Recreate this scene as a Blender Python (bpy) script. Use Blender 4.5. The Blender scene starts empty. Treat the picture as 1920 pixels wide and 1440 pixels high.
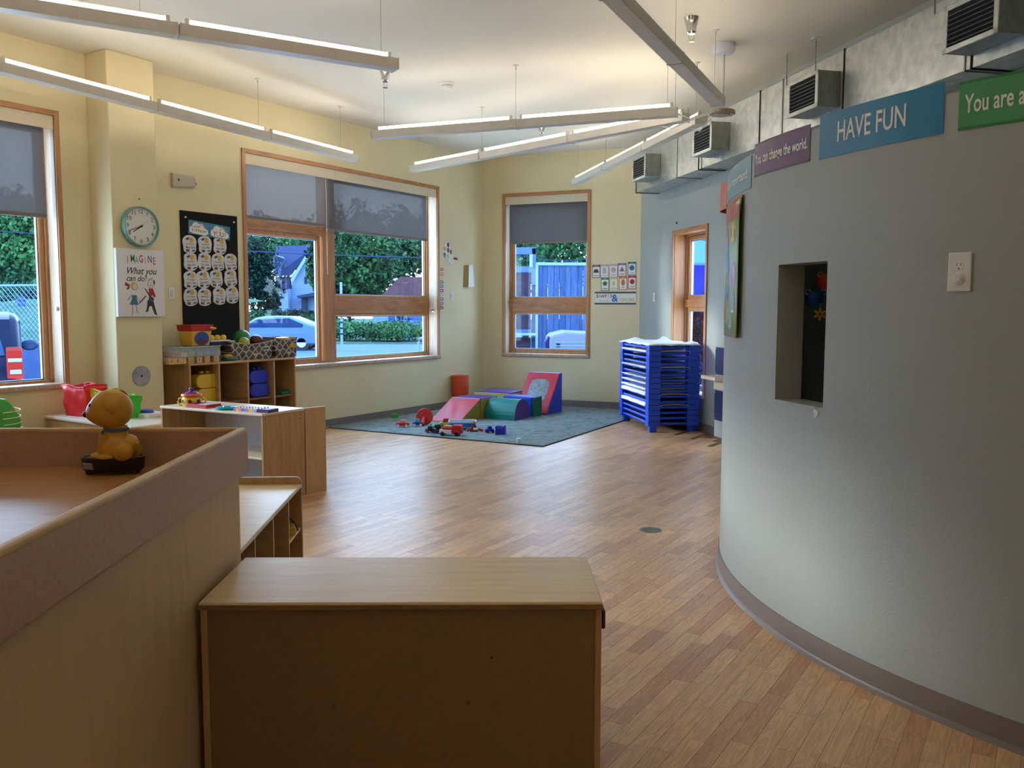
import bpy, bmesh, math, random
from mathutils import Vector, Matrix, Euler
random.seed(7)
R=math.radians; PI=math.pi; C=bpy.context.scene.collection; S=bpy.context.scene
# ---------------------------------------------------------------- camera
F=1620.; H=1.5; PITCH=R(5.03); ROLL=R(0.13)
cd=bpy.data.cameras.new('camera'); cam=bpy.data.objects.new('camera',cd); C.objects.link(cam)
cd.sensor_width=36; cd.lens=36*F/1920; cd.clip_start=.05; cd.clip_end=400
cam.location=(0,0,H); cam.rotation_euler=(Matrix.Rotation(PI/2-PITCH,3,'X')@Matrix.Rotation(ROLL,3,'Z')).to_euler()
S.camera=cam
S.view_settings.view_transform='Standard'; S.view_settings.look='None'; S.view_settings.gamma=1
S.view_settings.use_curve_mapping=False; S.view_settings.exposure=1.46
# ---------------------------------------------------------------- sky and sun
w=bpy.data.worlds.new('sky'); S.world=w; w.use_nodes=True
nt=w.node_tree; bg=nt.nodes['Background']
tc=nt.nodes.new('ShaderNodeTexCoord'); sep=nt.nodes.new('ShaderNodeSeparateXYZ'); nt.links.new(tc.outputs['Generated'],sep.inputs[0])
rp=nt.nodes.new('ShaderNodeValToRGB'); nt.links.new(sep.outputs['Z'],rp.inputs[0])
rp.color_ramp.elements[0].position=0; rp.color_ramp.elements[0].color=(.76,.89,1,1)
rp.color_ramp.elements[1].position=.6; rp.color_ramp.elements[1].color=(.48,.70,1,1)
nt.links.new(rp.outputs[0],bg.inputs[0]); bg.inputs[1].default_value=4.0
sd=bpy.data.lights.new('sun','SUN'); sun=bpy.data.objects.new('sun',sd); C.objects.link(sun)
SE=R(12.6); sdir=Vector((.967*math.cos(SE),-.25*math.cos(SE),-math.sin(SE)))
sun.rotation_euler=sdir.to_track_quat('-Z','Y').to_euler(); sun.location=(-20,12,8)
sd.energy=1.45; sd.angle=R(6); sd.color=(1,.86,.72)
TUBE_STRENGTH=5.6
# ---------------------------------------------------------------- helpers
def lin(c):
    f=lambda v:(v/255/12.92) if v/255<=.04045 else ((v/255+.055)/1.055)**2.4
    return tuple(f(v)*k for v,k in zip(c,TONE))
MATS={}; TONE=(1.,1.,1.)
def M(name,col,rough=.5,metal=0.,n=0.,ns=8.,st=(1,1,1),bump=0.,bs=60.,spec=.5,emit=None,es=1.,alpha=None,trans=0.,col2=None,coat=0.):
    """col in sRGB 0-255. n: tint variation, ns: noise scale, st: stretch"""
    if name in MATS: return MATS[name]
    m=bpy.data.materials.new(name); m.use_nodes=True; t=m.node_tree; b=t.nodes['Principled BSDF']
    c=lin(col); b.inputs['Base Color'].default_value=(*c,1); b.inputs['Roughness'].default_value=rough
    b.inputs['Metallic'].default_value=metal; b.inputs['Specular IOR Level'].default_value=spec if TONE[0]==1 else .08; b.inputs['Coat Weight'].default_value=coat
    if trans: b.inputs['Transmission Weight'].default_value=trans
    co=t.nodes.new('ShaderNodeTexCoord'); mp=t.nodes.new('ShaderNodeMapping'); mp.inputs['Scale'].default_value=st
    t.links.new(co.outputs['Object'],mp.inputs[0])
    if n or col2:
        no=t.nodes.new('ShaderNodeTexNoise'); no.inputs['Scale'].default_value=ns; no.inputs['Detail'].default_value=4
        t.links.new(mp.outputs[0],no.inputs['Vector'])
        r=t.nodes.new('ShaderNodeValToRGB'); t.links.new(no.outputs['Fac'],r.inputs[0])
        c2=lin(col2) if col2 else tuple(v*(1-n) for v in c)
        r.color_ramp.elements[0].position=.35; r.color_ramp.elements[1].position=.65
        r.color_ramp.elements[0].color=(*c2,1); r.color_ramp.elements[1].color=(*(c if col2 else tuple(min(1,v*(1+n*.5)) for v in c)),1)
        t.links.new(r.outputs[0],b.inputs['Base Color'])
    if bump:
        n2=t.nodes.new('ShaderNodeTexNoise'); n2.inputs['Scale'].default_value=bs; t.links.new(mp.outputs[0],n2.inputs['Vector'])
        bp=t.nodes.new('ShaderNodeBump'); bp.inputs['Strength'].default_value=bump; bp.inputs['Distance'].default_value=.01
        t.links.new(n2.outputs['Fac'],bp.inputs['Height']); t.links.new(bp.outputs[0],b.inputs['Normal'])
    if emit: b.inputs['Emission Color'].default_value=(*lin(emit),1); b.inputs['Emission Strength'].default_value=es
    if alpha is not None: b.inputs['Alpha'].default_value=alpha
    MATS[name]=m; return m
def wood(name,col,dark,st=(2,2,30),rough=.38,ns=3.,rand=0.,coat=.0):
    if name in MATS: return MATS[name]
    m=M(name,col,rough); t=m.node_tree; b=t.nodes['Principled BSDF']; b.inputs['Coat Weight'].default_value=coat
    mp=[x for x in t.nodes if x.type=='MAPPING'][0]; mp.inputs['Scale'].default_value=st
    no=t.nodes.new('ShaderNodeTexNoise'); no.inputs['Scale'].default_value=ns; no.inputs['Detail'].default_value=6; no.inputs['Distortion'].default_value=.6
    t.links.new(mp.outputs[0],no.inputs['Vector'])
    r=t.nodes.new('ShaderNodeValToRGB'); r.color_ramp.elements[0].position=.3; r.color_ramp.elements[1].position=.62
    r.color_ramp.elements[0].color=(*lin(dark),1); r.color_ramp.elements[1].color=(*lin(col),1)
    t.links.new(no.outputs['Fac'],r.inputs[0]); t.links.new(r.outputs[0],b.inputs['Base Color'])
    return m
class MB:
    def __init__(s): s.v=[]; s.f=[]; s.mi=[]; s.cur=0; s.mats=[]
    def use(s,m):
        if m not in s.mats: s.mats.append(m)
        s.cur=s.mats.index(m); return s
    def add(s,vs,fs):
        o=len(s.v); s.v+= [tuple(v) for v in vs]; s.f+=[tuple(i+o for i in f) for f in fs]; s.mi+=[s.cur]*len(fs); return s
    def box(s,x0,x1,y0,y1,z0,z1,mat=None):
        x0,x1=min(x0,x1),max(x0,x1); y0,y1=min(y0,y1),max(y0,y1); z0,z1=min(z0,z1),max(z0,z1)
        vs=[(x,y,z) for z in (z0,z1) for y in (y0,y1) for x in (x0,x1)]
        if mat is not None: vs=[mat@Vector(v) for v in vs]
        return s.add(vs,[(0,2,3,1),(4,5,7,6),(0,1,5,4),(2,6,7,3),(0,4,6,2),(1,3,7,5)])
    def prism(s,poly,a0,a1,ax='z',mat=None):
        n=len(poly)
        def pt(p,a): return {'z':(p[0],p[1],a),'y':(p[0],a,p[1]),'x':(a,p[0],p[1])}[ax]
        vs=[pt(p,a0) for p in poly]+[pt(p,a1) for p in poly]
        if mat is not None: vs=[mat@Vector(v) for v in vs]
        return s.add(vs,[tuple(range(n))[::-1],tuple(range(n,2*n))]+[(i,(i+1)%n,n+(i+1)%n,n+i) for i in range(n)])
    def lathe(s,prof,n=24,c=(0,0,0),sx=1,sy=1,mat=None):
        vs=[];fs=[];m=len(prof)
        for i in range(n):
            a=2*PI*i/n
            for r,z in prof: vs.append((c[0]+r*sx*math.cos(a),c[1]+r*sy*math.sin(a),c[2]+z))
        for i in range(n):
            for j in range(m-1):
                fs.append((i*m+j,((i+1)%n)*m+j,((i+1)%n)*m+j+1,i*m+j+1))
        fs.append(tuple(i*m for i in range(n))[::-1]); fs.append(tuple(i*m+m-1 for i in range(n)))
        if mat is not None: vs=[mat@Vector(v) for v in vs]
        return s.add(vs,fs)
    def sph(s,c,r,n=14,m=8,sz=1,sx=1,sy=1,z0=-1,mat=None):
        pr=[(r*math.cos(t),r*sz*math.sin(t)) for t in [(-PI/2*(-z0) + (PI/2*(-z0)+PI/2)*k/m) for k in range(m+1)]]
        pr[-1]=(.0005,pr[-1][1])
        return s.lathe([(max(a,.0005),b) for a,b in pr],n,c,sx,sy,mat)
    def tube(s,pts,r,n=8,closed=False):
        pts=[Vector(p) for p in pts]; vs=[];fs=[];k=len(pts)
        for i,p in enumerate(pts):
            a=pts[i-1] if i>0 or closed else p; b=pts[(i+1)%k] if i<k-1 or closed else p
            d=(b-a).normalized(); u=d.cross(Vector((0,0,1)))
            if u.length<.05: u=d.cross(Vector((1,0,0)))
            u.normalize(); v=d.cross(u)
            rr=r[i] if isinstance(r,(list,tuple)) else r
            for j in range(n):
                t=2*PI*j/n; vs.append(p+u*rr*math.cos(t)+v*rr*math.sin(t))
        for i in range(k if closed else k-1):
            for j in range(n): fs.append((i*n+j,i*n+(j+1)%n,((i+1)%k)*n+(j+1)%n,((i+1)%k)*n+j))
        if not closed: fs.append(tuple(range(n))[::-1]); fs.append(tuple(range((k-1)*n,k*n)))
        return s.add(vs,fs)
    def build(s,name,mat=None,parent=None,bev=0,smooth=False,loc=None,seg=1):
        me=bpy.data.meshes.new(name); me.from_pydata(s.v,[],s.f)
        for m in (s.mats or [mat]): me.materials.append(m)
        if s.mats: me.polygons.foreach_set('material_index',s.mi)
        bm=bmesh.new(); bm.from_mesh(me); bmesh.ops.recalc_face_normals(bm,faces=bm.faces); bm.to_mesh(me); bm.free()
        if smooth:
            me.polygons.foreach_set('use_smooth',[True]*len(me.polygons))
            try: me.set_sharp_from_angle(angle=R(38))
            except Exception: pass
        me.update()
        o=bpy.data.objects.new(name,me); C.objects.link(o); o.parent=parent
        if loc is not None: o.location=loc
        if bev:
            b=o.modifiers.new('bevel','BEVEL'); b.width=bev; b.segments=seg; b.limit_method='ANGLE'; b.angle_limit=R(40)
        return o
def tag(o,label=None,cat=None,group=None,kind=None):
    if label: o['label']=label
    if cat: o['category']=cat
    if group: o['group']=group
    if kind: o['kind']=kind
    return o
def thing(name,label,cat,loc=(0,0,0),rz=0,group=None,mat=None):
    o=bpy.data.objects.new(name,None); C.objects.link(o); o.empty_display_size=.05
    if mat is not None: o.matrix_world=mat
    else: o.location=loc; o.rotation_euler=(0,0,rz)
    return tag(o,label,cat,group)
def dup(o,loc=None,rz=None,label=None,parent=None):
    c=o.copy(); C.objects.link(c)
    if parent is not None: c.parent=parent
    if loc is not None: c.location=loc
    if rz is not None: c.rotation_euler=(0,0,rz)
    if label: c['label']=label
    for ch in list(o.children): dup(ch,parent=c)
    return c
_tc={}
def text(body,size,mat,name='lettering',parent=None,align='CENTER',ext=.0015,fn=None,sx=1.,shear=0,off=0.,loc=(0,0,0),bend=None):
    """flat lettering in local x (right) and z (up), facing local -y or bent by a function"""
    cu=bpy.data.curves.new('t','FONT'); cu.body=body; cu.size=size; cu.align_x=align; cu.align_y='CENTER'; cu.shear=shear; cu.offset=off; cu.resolution_u=3
    to=bpy.data.objects.new('t',cu); C.objects.link(to)
    bpy.context.view_layer.update()
    me=bpy.data.meshes.new_from_object(to.evaluated_get(bpy.context.evaluated_depsgraph_get()))
    bpy.data.objects.remove(to); bpy.data.curves.remove(cu)
    if bend is not None:
        bm=bmesh.new(); bm.from_mesh(me); bmesh.ops.triangulate(bm,faces=bm.faces); bm.to_mesh(me); bm.free()
    for v in me.vertices:
        x,z=v.co.x*sx+loc[0],v.co.y+loc[2]
        v.co=bend(x,z) if bend else (x,loc[1],z)
    me.materials.clear(); me.materials.append(mat); me.name=name
    o=bpy.data.objects.new(name,me); C.objects.link(o); o.parent=parent
    return o
# picture ray -> place in the room, used to set things out at their measured positions
def ray(x,y):
    x-=960; y-=720; c,s=math.cos(ROLL),math.sin(ROLL); x,y=x*c+y*s,-x*s+y*c
    a=x/F; b=-y/F; c,s=math.cos(PITCH),math.sin(PITCH); return Vector((a,c+b*s,-s+b*c))
def onz(x,y,z=0.):
    d=ray(x,y); return Vector((0,0,H))+d*((z-H)/d.z)
def proj(p):
    p=Vector(p)-Vector((0,0,H)); c,s=math.cos(PITCH),math.sin(PITCH)
    z=p.y*c-p.z*s; v=p.y*s+p.z*c
    return (960+F*p.x/z,720-F*v/z,z)
C12=Vector((-.465,13.693)); C23=Vector((1.867,12.711))
D1=Vector((-.534,-.846)).normalized(); D2=(C12-C23).normalized(); D3=Vector((-.2090,.978)).normalized()
ORG={1:(C12,D1),2:(C12,D2),3:(C23,D3)}
def wm(w,u=0.,y=0.,z=0.):
    """wall frame matrix: x along the wall, y into the room, z up, at (u,y,z)"""
    o,d=ORG[w]; m=Matrix(((d.x,-d.y,0,o.x),(d.y,d.x,0,o.y),(0,0,1,0),(0,0,0,1)))
    return m@Matrix.Translation((u,y,z))
WI={w:wm(w).inverted() for w in (1,2,3)}
def P(w,px,py,off=0.):
    """picture point -> (u,z) on wall w moved off into the room"""
    m=WI[w]; o=m@Vector((0,0,H)); d=m.to_3x3()@ray(px,py); t=(off-o.y)/d.y; q=o+d*t; return q.x,q.z
def wpos(w,u,y,z): return wm(w)@Vector((u,y,z))
CEIL=3.818; CC=Vector((3.765,4.435)); CR=2.60; CTOP=2.25
def oncyl(px,py,r=CR):
    d=ray(px,py); a=d.x**2+d.y**2; b=-2*(d.x*CC.x+d.y*CC.y); c=CC.x**2+CC.y**2-r*r
    t=(-b-math.sqrt(max(0,b*b-4*a*c)))/2/a; p=Vector((0,0,H))+d*t
    return math.atan2(p.y-CC.y,p.x-CC.x)%(2*PI),p.z
def cp(a,z,r=CR): return Vector((CC.x+r*math.cos(a),CC.y+r*math.sin(a),z))
# ---------------------------------------------------------------- materials of the room
m_yel=M("yellow_paint",(224,210,168),.6,n=.03,ns=2,bump=.06,bs=90)
m_ceil=M('cream_ceiling_paint',(226,219,202),.7,n=.02,ns=1,bump=.08,bs=70)
m_grey=M('grey_green_paint',(160,166,162),.55,n=.03,ns=2,bump=.10,bs=120)
m_base=M('taupe_vinyl_base',(122,110,104),.45,n=.05)
m_pine=wood('pine_trim',(190,134,84),(160,104,60),st=(1,3,3),ns=4,rough=.35)
m_pinev=wood('pine_trim_upright',(192,140,92),(164,110,68),st=(14,14,1),ns=3,rough=.35)
m_jamb=wood('pale_jamb_wood',(196,172,148),(172,144,118),st=(14,14,1),ns=3,rough=.4)
m_white=M('white_plastic',(226,224,218),.4); m_cream=M('cream_valance',(214,200,172),.45)
m_chrome=M('chrome',(210,210,210),.15,1.); m_black=M('black_plastic',(14,14,16),.35)
m_galv=M('galvanised_steel',(190,194,190),.38,.7,n=.18,ns=14,bump=.15,bs=30)
m_galvd=M('galvanised_steel_dull',(140,146,142),.45,.7,n=.15,ns=16)
m_dark=M('dark_void',(10,9,8),.9); m_paper=M('white_paper',(235,233,228),.7)
m_alu=M('alu_spacer',(150,160,170),.4,.6)
def shade_mat():
    m=M('shade_mesh',(118,112,108),.8,n=.08,ns=80); t=m.node_tree; b=t.nodes['Principled BSDF']; out=[x for x in t.nodes if x.type=='OUTPUT_MATERIAL'][0]
    tr=t.nodes.new('ShaderNodeBsdfTranslucent'); tr.inputs[0].default_value=(.05,.05,.055,1); tp=t.nodes.new('ShaderNodeBsdfTransparent'); mx=t.nodes.new('ShaderNodeMixShader'); mx.inputs[0].default_value=.3
    m2=t.nodes.new('ShaderNodeMixShader'); m2.inputs[0].default_value=.012
    t.links.new(b.outputs[0],mx.inputs[1]); t.links.new(tr.outputs[0],mx.inputs[2]); t.links.new(mx.outputs[0],m2.inputs[1]); t.links.new(tp.outputs[0],m2.inputs[2]); t.links.new(m2.outputs[0],out.inputs[0]); return m
m_shade=shade_mat()
def glass_mat():
    m=bpy.data.materials.new('window_glass'); m.use_nodes=True; t=m.node_tree; t.nodes.clear()
    out=t.nodes.new('ShaderNodeOutputMaterial'); tp=t.nodes.new('ShaderNodeBsdfTransparent'); tp.inputs[0].default_value=(.82,.90,.97,1)
    gl=t.nodes.new('ShaderNodeBsdfGlossy'); gl.inputs['Roughness'].default_value=.02; mx=t.nodes.new('ShaderNodeMixShader')
    lw=t.nodes.new('ShaderNodeLayerWeight'); pw=t.nodes.new('ShaderNodeMath'); pw.operation='POWER'; pw.inputs[1].default_value=4
    t.links.new(lw.outputs['Facing'],pw.inputs[0]); fr=t.nodes.new('ShaderNodeMath'); fr.operation='MULTIPLY_ADD'; fr.inputs[1].default_value=.35; fr.inputs[2].default_value=.02; t.links.new(pw.outputs[0],fr.inputs[0])
    t.links.new(fr.outputs[0],mx.inputs[0]); t.links.new(tp.outputs[0],mx.inputs[1]); t.links.new(gl.outputs[0],mx.inputs[2]); t.links.new(mx.outputs[0],out.inputs[0]); return m
m_glass=glass_mat()
# ---------------------------------------------------------------- walls
TH=.26
def wall(name,w,u0,u1,holes,mat,z1=CEIL):
    b=MB(); hs=sorted(holes); u=u0
    for (a,c,z0,zt) in hs:
        if a>u: b.box(u,a,-TH,0,-.1,z1)
        b.box(a,c,-TH,0,-.1,z0); b.box(a,c,-TH,0,zt,z1); u=c
    b.box(u,u1,-TH,0,-.1,z1)
    o=b.build(name,mat); o.matrix_world=wm(w); return tag(o,kind='structure')
WH,WS=3.25,.76
wall('wall_left',1,-.15,12.6,[(1.19,4.68,WS+.04,WH-.05),(6.84,10.3,WS+.04,WH-.05)],m_yel)
L2=(C23-C12).length
wall('wall_back',2,-L2,0,[(-1.72,-.385,WS+.03,WH-.05)],m_yel)
wall('wall_right',3,-16.0,.0,[(-2.26,-1.27,.45,2.47)],m_grey)
pl=MB().box(6.03,6.515,0,.33,0,CEIL).build('wall_pillar',m_yel,bev=.012,seg=3); pl.matrix_world=wm(1); tag(pl,kind='structure')
# unseen closing walls behind the camera
pA=wpos(1,12.6,0,0); pB=wpos(3,-16.0,0,0)
cl=MB(); 
def seg(b,p,q,z0,z1,t=.15):
    d=(Vector(q)-Vector(p)); d.z=0; n=Vector((-d.y,d.x,0)).normalized()*t
    p=Vector((p[0],p[1],0)); q=Vector((q[0],q[1],0)); b.prism([(p.x,p.y),(q.x,q.y),(q.x+n.x,q.y+n.y),(p.x+n.x,p.y+n.y)],z0,z1); return b
pC=Vector((pA.x,-3.1,0)); pD=Vector((pB.x,-3.1,0))
seg(cl,pC,pA,0,CEIL); cl.prism([(pC.x,-3.1),(pD.x,-3.1),(pD.x,-3.3),(pC.x,-3.3)],0,CEIL); tag(cl.build('wall_rear',m_yel),kind='structure')
flo=[(pA.x,pA.y),(C12.x,C12.y),(C23.x,C23.y),(pB.x,pB.y),(pD.x,-3.1),(pC.x,-3.1)]
tag(MB().prism([( -8.2,-3.4),(6.2,-3.4),(6.2,-1),(2.3,13.9),(-.6,14.3),(-8.2,3.6)],CEIL,CEIL+.12).build('ceiling',m_ceil),kind='structure')
# ---------------------------------------------------------------- floor of wood strips
def plank_mat():
    m=bpy.data.materials.new('wood_strip'); m.use_nodes=True; t=m.node_tree; b=t.nodes['Principled BSDF']; L=t.links
    oi=t.nodes.new('ShaderNodeObjectInfo'); at=t.nodes.new('ShaderNodeAttribute'); at.attribute_name='rnd'
    sp=t.nodes.new('ShaderNodeSeparateColor'); L.new(oi.outputs['Color'],sp.inputs[0])
    ad=t.nodes.new('ShaderNodeMath'); L.new(sp.outputs[0],ad.inputs[0]); L.new(at.outputs['Fac'],ad.inputs[1])
    co=t.nodes.new('ShaderNodeTexCoord'); mul=t.nodes.new('ShaderNodeMath'); mul.operation='MULTIPLY'; mul.inputs[1].default_value=37; L.new(ad.outputs[0],mul.inputs[0])
    va=t.nodes.new('ShaderNodeVectorMath'); L.new(co.outputs['Object'],va.inputs[0]); L.new(mul.outputs[0],va.inputs[1])
    mp=t.nodes.new('ShaderNodeMapping'); mp.inputs['Scale'].default_value=(2.2,22,1); L.new(va.outputs[0],mp.inputs[0])
    no=t.nodes.new('ShaderNodeTexNoise'); no.inputs['Scale'].default_value=1.6; no.inputs['Detail'].default_value=4; no.inputs['Distortion'].default_value=1.5; L.new(mp.outputs[0],no.inputs['Vector'])
    wv=t.nodes.new('ShaderNodeMath'); wv.operation='MULTIPLY'; wv.inputs[1].default_value=24; L.new(no.outputs['Fac'],wv.inputs[0])
    sn=t.nodes.new('ShaderNodeMath'); sn.operation='SINE'; L.new(wv.outputs[0],sn.inputs[0])
    r=t.nodes.new('ShaderNodeValToRGB'); L.new(ad.outputs[0],r.inputs[0]); e=r.color_ramp.elements
    e[0].position=0; e[0].color=(*lin((202,152,114)),1); e[1].position=1; e[1].color=(*lin((224,180,138)),1)
    for p,c in ((.18,(208,160,118)),(.3,(222,178,132)),(.6,(230,186,140)),(.8,(214,168,124))):
        x=e.new(p); x.color=(*lin(c),1)
    mm=t.nodes.new('ShaderNodeMath'); mm.operation='MULTIPLY_ADD'; mm.inputs[1].default_value=.11; mm.inputs[2].default_value=.92; L.new(sn.outputs[0],mm.inputs[0])
    vs=t.nodes.new('ShaderNodeVectorMath'); vs.operation='SCALE'; L.new(r.outputs[0],vs.inputs[0]); L.new(mm.outputs[0],vs.inputs['Scale'])
    L.new(vs.outputs[0],b.inputs['Base Color'])
    b.inputs['Roughness'].default_value=.36; b.inputs['Specular IOR Level'].default_value=.42
    return m
m_plank=plank_mat()
fo=MB().prism(flo,-.10,-.0035).build('floor',M('strip_joint',(120,84,56),.5)); tag(fo,kind='structure')
def inside(p,poly,mar=.03):
    n=len(poly)
    for i in range(n):
        a=Vector(poly[i]); b=Vector(poly[(i+1)%n]); d=(b-a).normalized()
        if d.cross(Vector(p[:2])-a)>-mar: return False
    return True
SD=Vector((.534,.846)).normalized(); ST=Vector((SD.y,-SD.x)); PW=.0716
lens=[.30,.44,.58]; cands=[]
rr=random.Random(3)
for k in range(-140,150):
    s=-12+rr.random()*.5
    while s<19:
        Lk=rr.choice(lens); c=SD*(s+Lk/2)+ST*(k*PW)
        ends=[c+SD*Lk/2,c-SD*Lk/2]
        if all(inside(e,flo,.05) for e in ends) and (c-CC).length>CR-.33: cands.append((c,Lk))
        s+=Lk
def vis(c):
    if c.y<.5: return False
    x,y,z=proj((c.x,c.y,0))
    if not(-30<x<1950 and y<1500): return False
    if x<1135 and y>1040: return False
    if x<610 and y<930: return False
    if x<575: return False
    if c.y>9.2 and c.x<.4: return False
    return True
vv=[c for c in cands if vis(c[0])]; vv.sort(key=lambda c:c[0].length); own=vv[:300]; ownset={id(c) for c in own}
pm={}
def plank_shape(b,Lk,ox=0,oy=0):
    h=Lk/2-.0004; q=PW/2-.0004; e=.0006
    b.add([(ox+sx*h,oy+sy*q,-.0034) for sx,sy in ((-1,-1),(1,-1),(1,1),(-1,1))]+[(ox+sx*h,oy+sy*q,-e) for sx,sy in ((-1,-1),(1,-1),(1,1),(-1,1))]+[(ox+sx*(h-e),oy+sy*(q-e),0) for sx,sy in ((-1,-1),(1,-1),(1,1),(-1,1))],
      [(0,1,5,4),(1,2,6,5),(2,3,7,6),(3,0,4,7),(4,5,9,8),(5,6,10,9),(6,7,11,10),(7,4,8,11),(8,9,10,11)])
for Lk in lens:
    b=MB(); plank_shape(b,Lk); me=bpy.data.meshes.new('plank'); me.from_pydata(b.v,[],b.f); me.materials.append(m_plank); pm[Lk]=me
ang=math.atan2(SD.y,SD.x)
for c,Lk in own:
    o=bpy.data.objects.new('plank',pm[Lk]); C.objects.link(o); o.parent=fo; o.location=(c.x,c.y,0); o.rotation_euler=(0,0,ang); o.color=(rr.random(),0,0,1)
b=MB(); rn=[]
for c in cands:
    if id(c) in ownset: continue
    s=c[0].dot(SD); t=c[0].dot(Vector((-SD.y,SD.x))); plank_shape(b,c[1],s,t); rn+=[rr.random()]*9
me=bpy.data.meshes.new('strip_flooring'); me.from_pydata(b.v,[],b.f); me.materials.append(m_plank)
at=me.attributes.new('rnd','FLOAT','FACE'); at.data.foreach_set('value',rn)
o=bpy.data.objects.new('strip_flooring',me); C.objects.link(o); o.parent=fo; o.rotation_euler=(0,0,ang); o['kind']='stuff'; o.color=(0,0,0,1)
# drain cover
dp=onz(1220,994); t=thing('floor_drain','round grey metal drain grate set in the wood floor','drain',(dp.x,dp.y,0))
MB().lathe([(.0001,0),(.077,0),(.077,.002),(.070,.003),(.070,.0015),(.0001,.0015)],28).build('rim',m_galvd,t)
g=MB()
for i in range(-5,6):
    L=math.sqrt(max(0,.068**2-(i*.0125)**2)); g.box(-L,L,i*.0125-.0025,i*.0125+.0025,.0016,.0035); g.box(i*.0125-.002,i*.0125+.002,-L,L,.0016,.003)
g.build('grate',m_galvd,t)
# ---------------------------------------------------------------- skirting
def skirt(name,w,spans,y0=0):
    b=MB()
    for a,c in spans: b.prism([(y0,0),(y0+.014,0),(y0+.008,.015),(y0+.007,.10),(y0,.10)],a,c,'x')
    o=b.build(name,m_base); o.matrix_world=wm(w); tag(o,kind='structure')
skirt('baseboard_left',1,[(0,6.03),(6.52,12.5)]); skirt('baseboard_back',2,[(-L2,0)]); skirt('baseboard_right',3,[(-2.62,0),(-15,-11)])
# ---------------------------------------------------------------- curved wall with niche
a1=(math.atan2(*( (Vector((1.215,3.956))-CC).yx )))%(2*PI); a2=(math.atan2(*((Vector((1.308,3.601))-CC).yx)))%(2*PI)
nz0,nz1=1.085,1.697
aS,aE=R(105),R(258+3)
def ring(b,r,angs,zs,hole=None):
    for i in range(len(angs)-1):
        for j in range(len(zs)-1):
            if hole and angs[i]>=hole[0]-1e-6 and angs[i+1]<=hole[1]+1e-6 and zs[j]>=hole[2]-1e-6 and zs[j+1]<=hole[3]+1e-6: continue
            b.add([cp(angs[i],zs[j],r),cp(angs[i+1],zs[j],r),cp(angs[i+1],zs[j+1],r),cp(angs[i],zs[j+1],r)],[(0,1,2,3)])
angs=sorted(set([aS+(aE-aS)*i/110 for i in range(111)]+[a1,a2])); zs=[-.02,nz0,nz1,CTOP]
TI=.13; b=MB(); ring(b,CR,angs,zs,(a1,a2,nz0,nz1)); ring(b,CR-TI,angs,zs,(a1,a2,nz0,nz1))
rev=[a for a in angs if a1-1e-6<=a<=a2+1e-6]
for i in range(len(rev)-1):
    for z in (nz0,nz1): b.add([cp(rev[i],z),cp(rev[i+1],z),cp(rev[i+1],z,CR-TI),cp(rev[i],z,CR-TI)],[(0,1,2,3)])
for a in (a1,a2): b.add([cp(a,nz0),cp(a,nz1),cp(a,nz1,CR-TI),cp(a,nz0,CR-TI)],[(0,1,2,3)])
for i in range(len(angs)-1):
    b.add([cp(angs[i],CTOP),cp(angs[i+1],CTOP),cp(angs[i+1],CTOP,CR-TI),cp(angs[i],CTOP,CR-TI)],[(0,1,2,3)])
for a in (aS,aE): b.add([cp(a,0),cp(a,CTOP),cp(a,CTOP,CR-TI),cp(a,0,CR-TI)],[(0,1,2,3)])
cw=b.build('wall_curved',m_grey,smooth=True); tag(cw,kind='structure')
for v in (): pass
b=MB(); poly=[(cp(a,0,CR-.04).x,cp(a,0,CR-.04).y) for a in [aS+(aE-aS)*i/60 for i in range(61)]]; b.prism(poly,CTOP-.02,CTOP+.02)
tag(b.build('added_curved_lid',m_grey),kind='structure')  # unseen lid added so the nook stays dark inside
# partition inside the nook
q0=cp(R(176),0,CR-TI); q1=cp(R(196),0,CR-1.6)
b=MB(); seg(b,(1.62,4.35,0),(2.9,3.75,0),0,2.2,.08); tag(b.build('wall_nook',m_grey),kind='structure')
b=MB(); 
prof=[(0,0),(.022,0),(.012,.012),(.008,.02),(.007,.10),(0,.102)]
for i in range(110):
    A=aS+(aE-aS)*i/110; B=aS+(aE-aS)*(i+1)/110
    for (p,z),(q,zz) in zip(prof[1:-1],prof[2:]):
        b.add([cp(A,z,CR+p),cp(B,z,CR+p),cp(B,zz,CR+q),cp(A,zz,CR+q)],[(0,1,2,3)])
tag(b.build('baseboard_curved',m_base,smooth=True),kind='structure')
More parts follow.
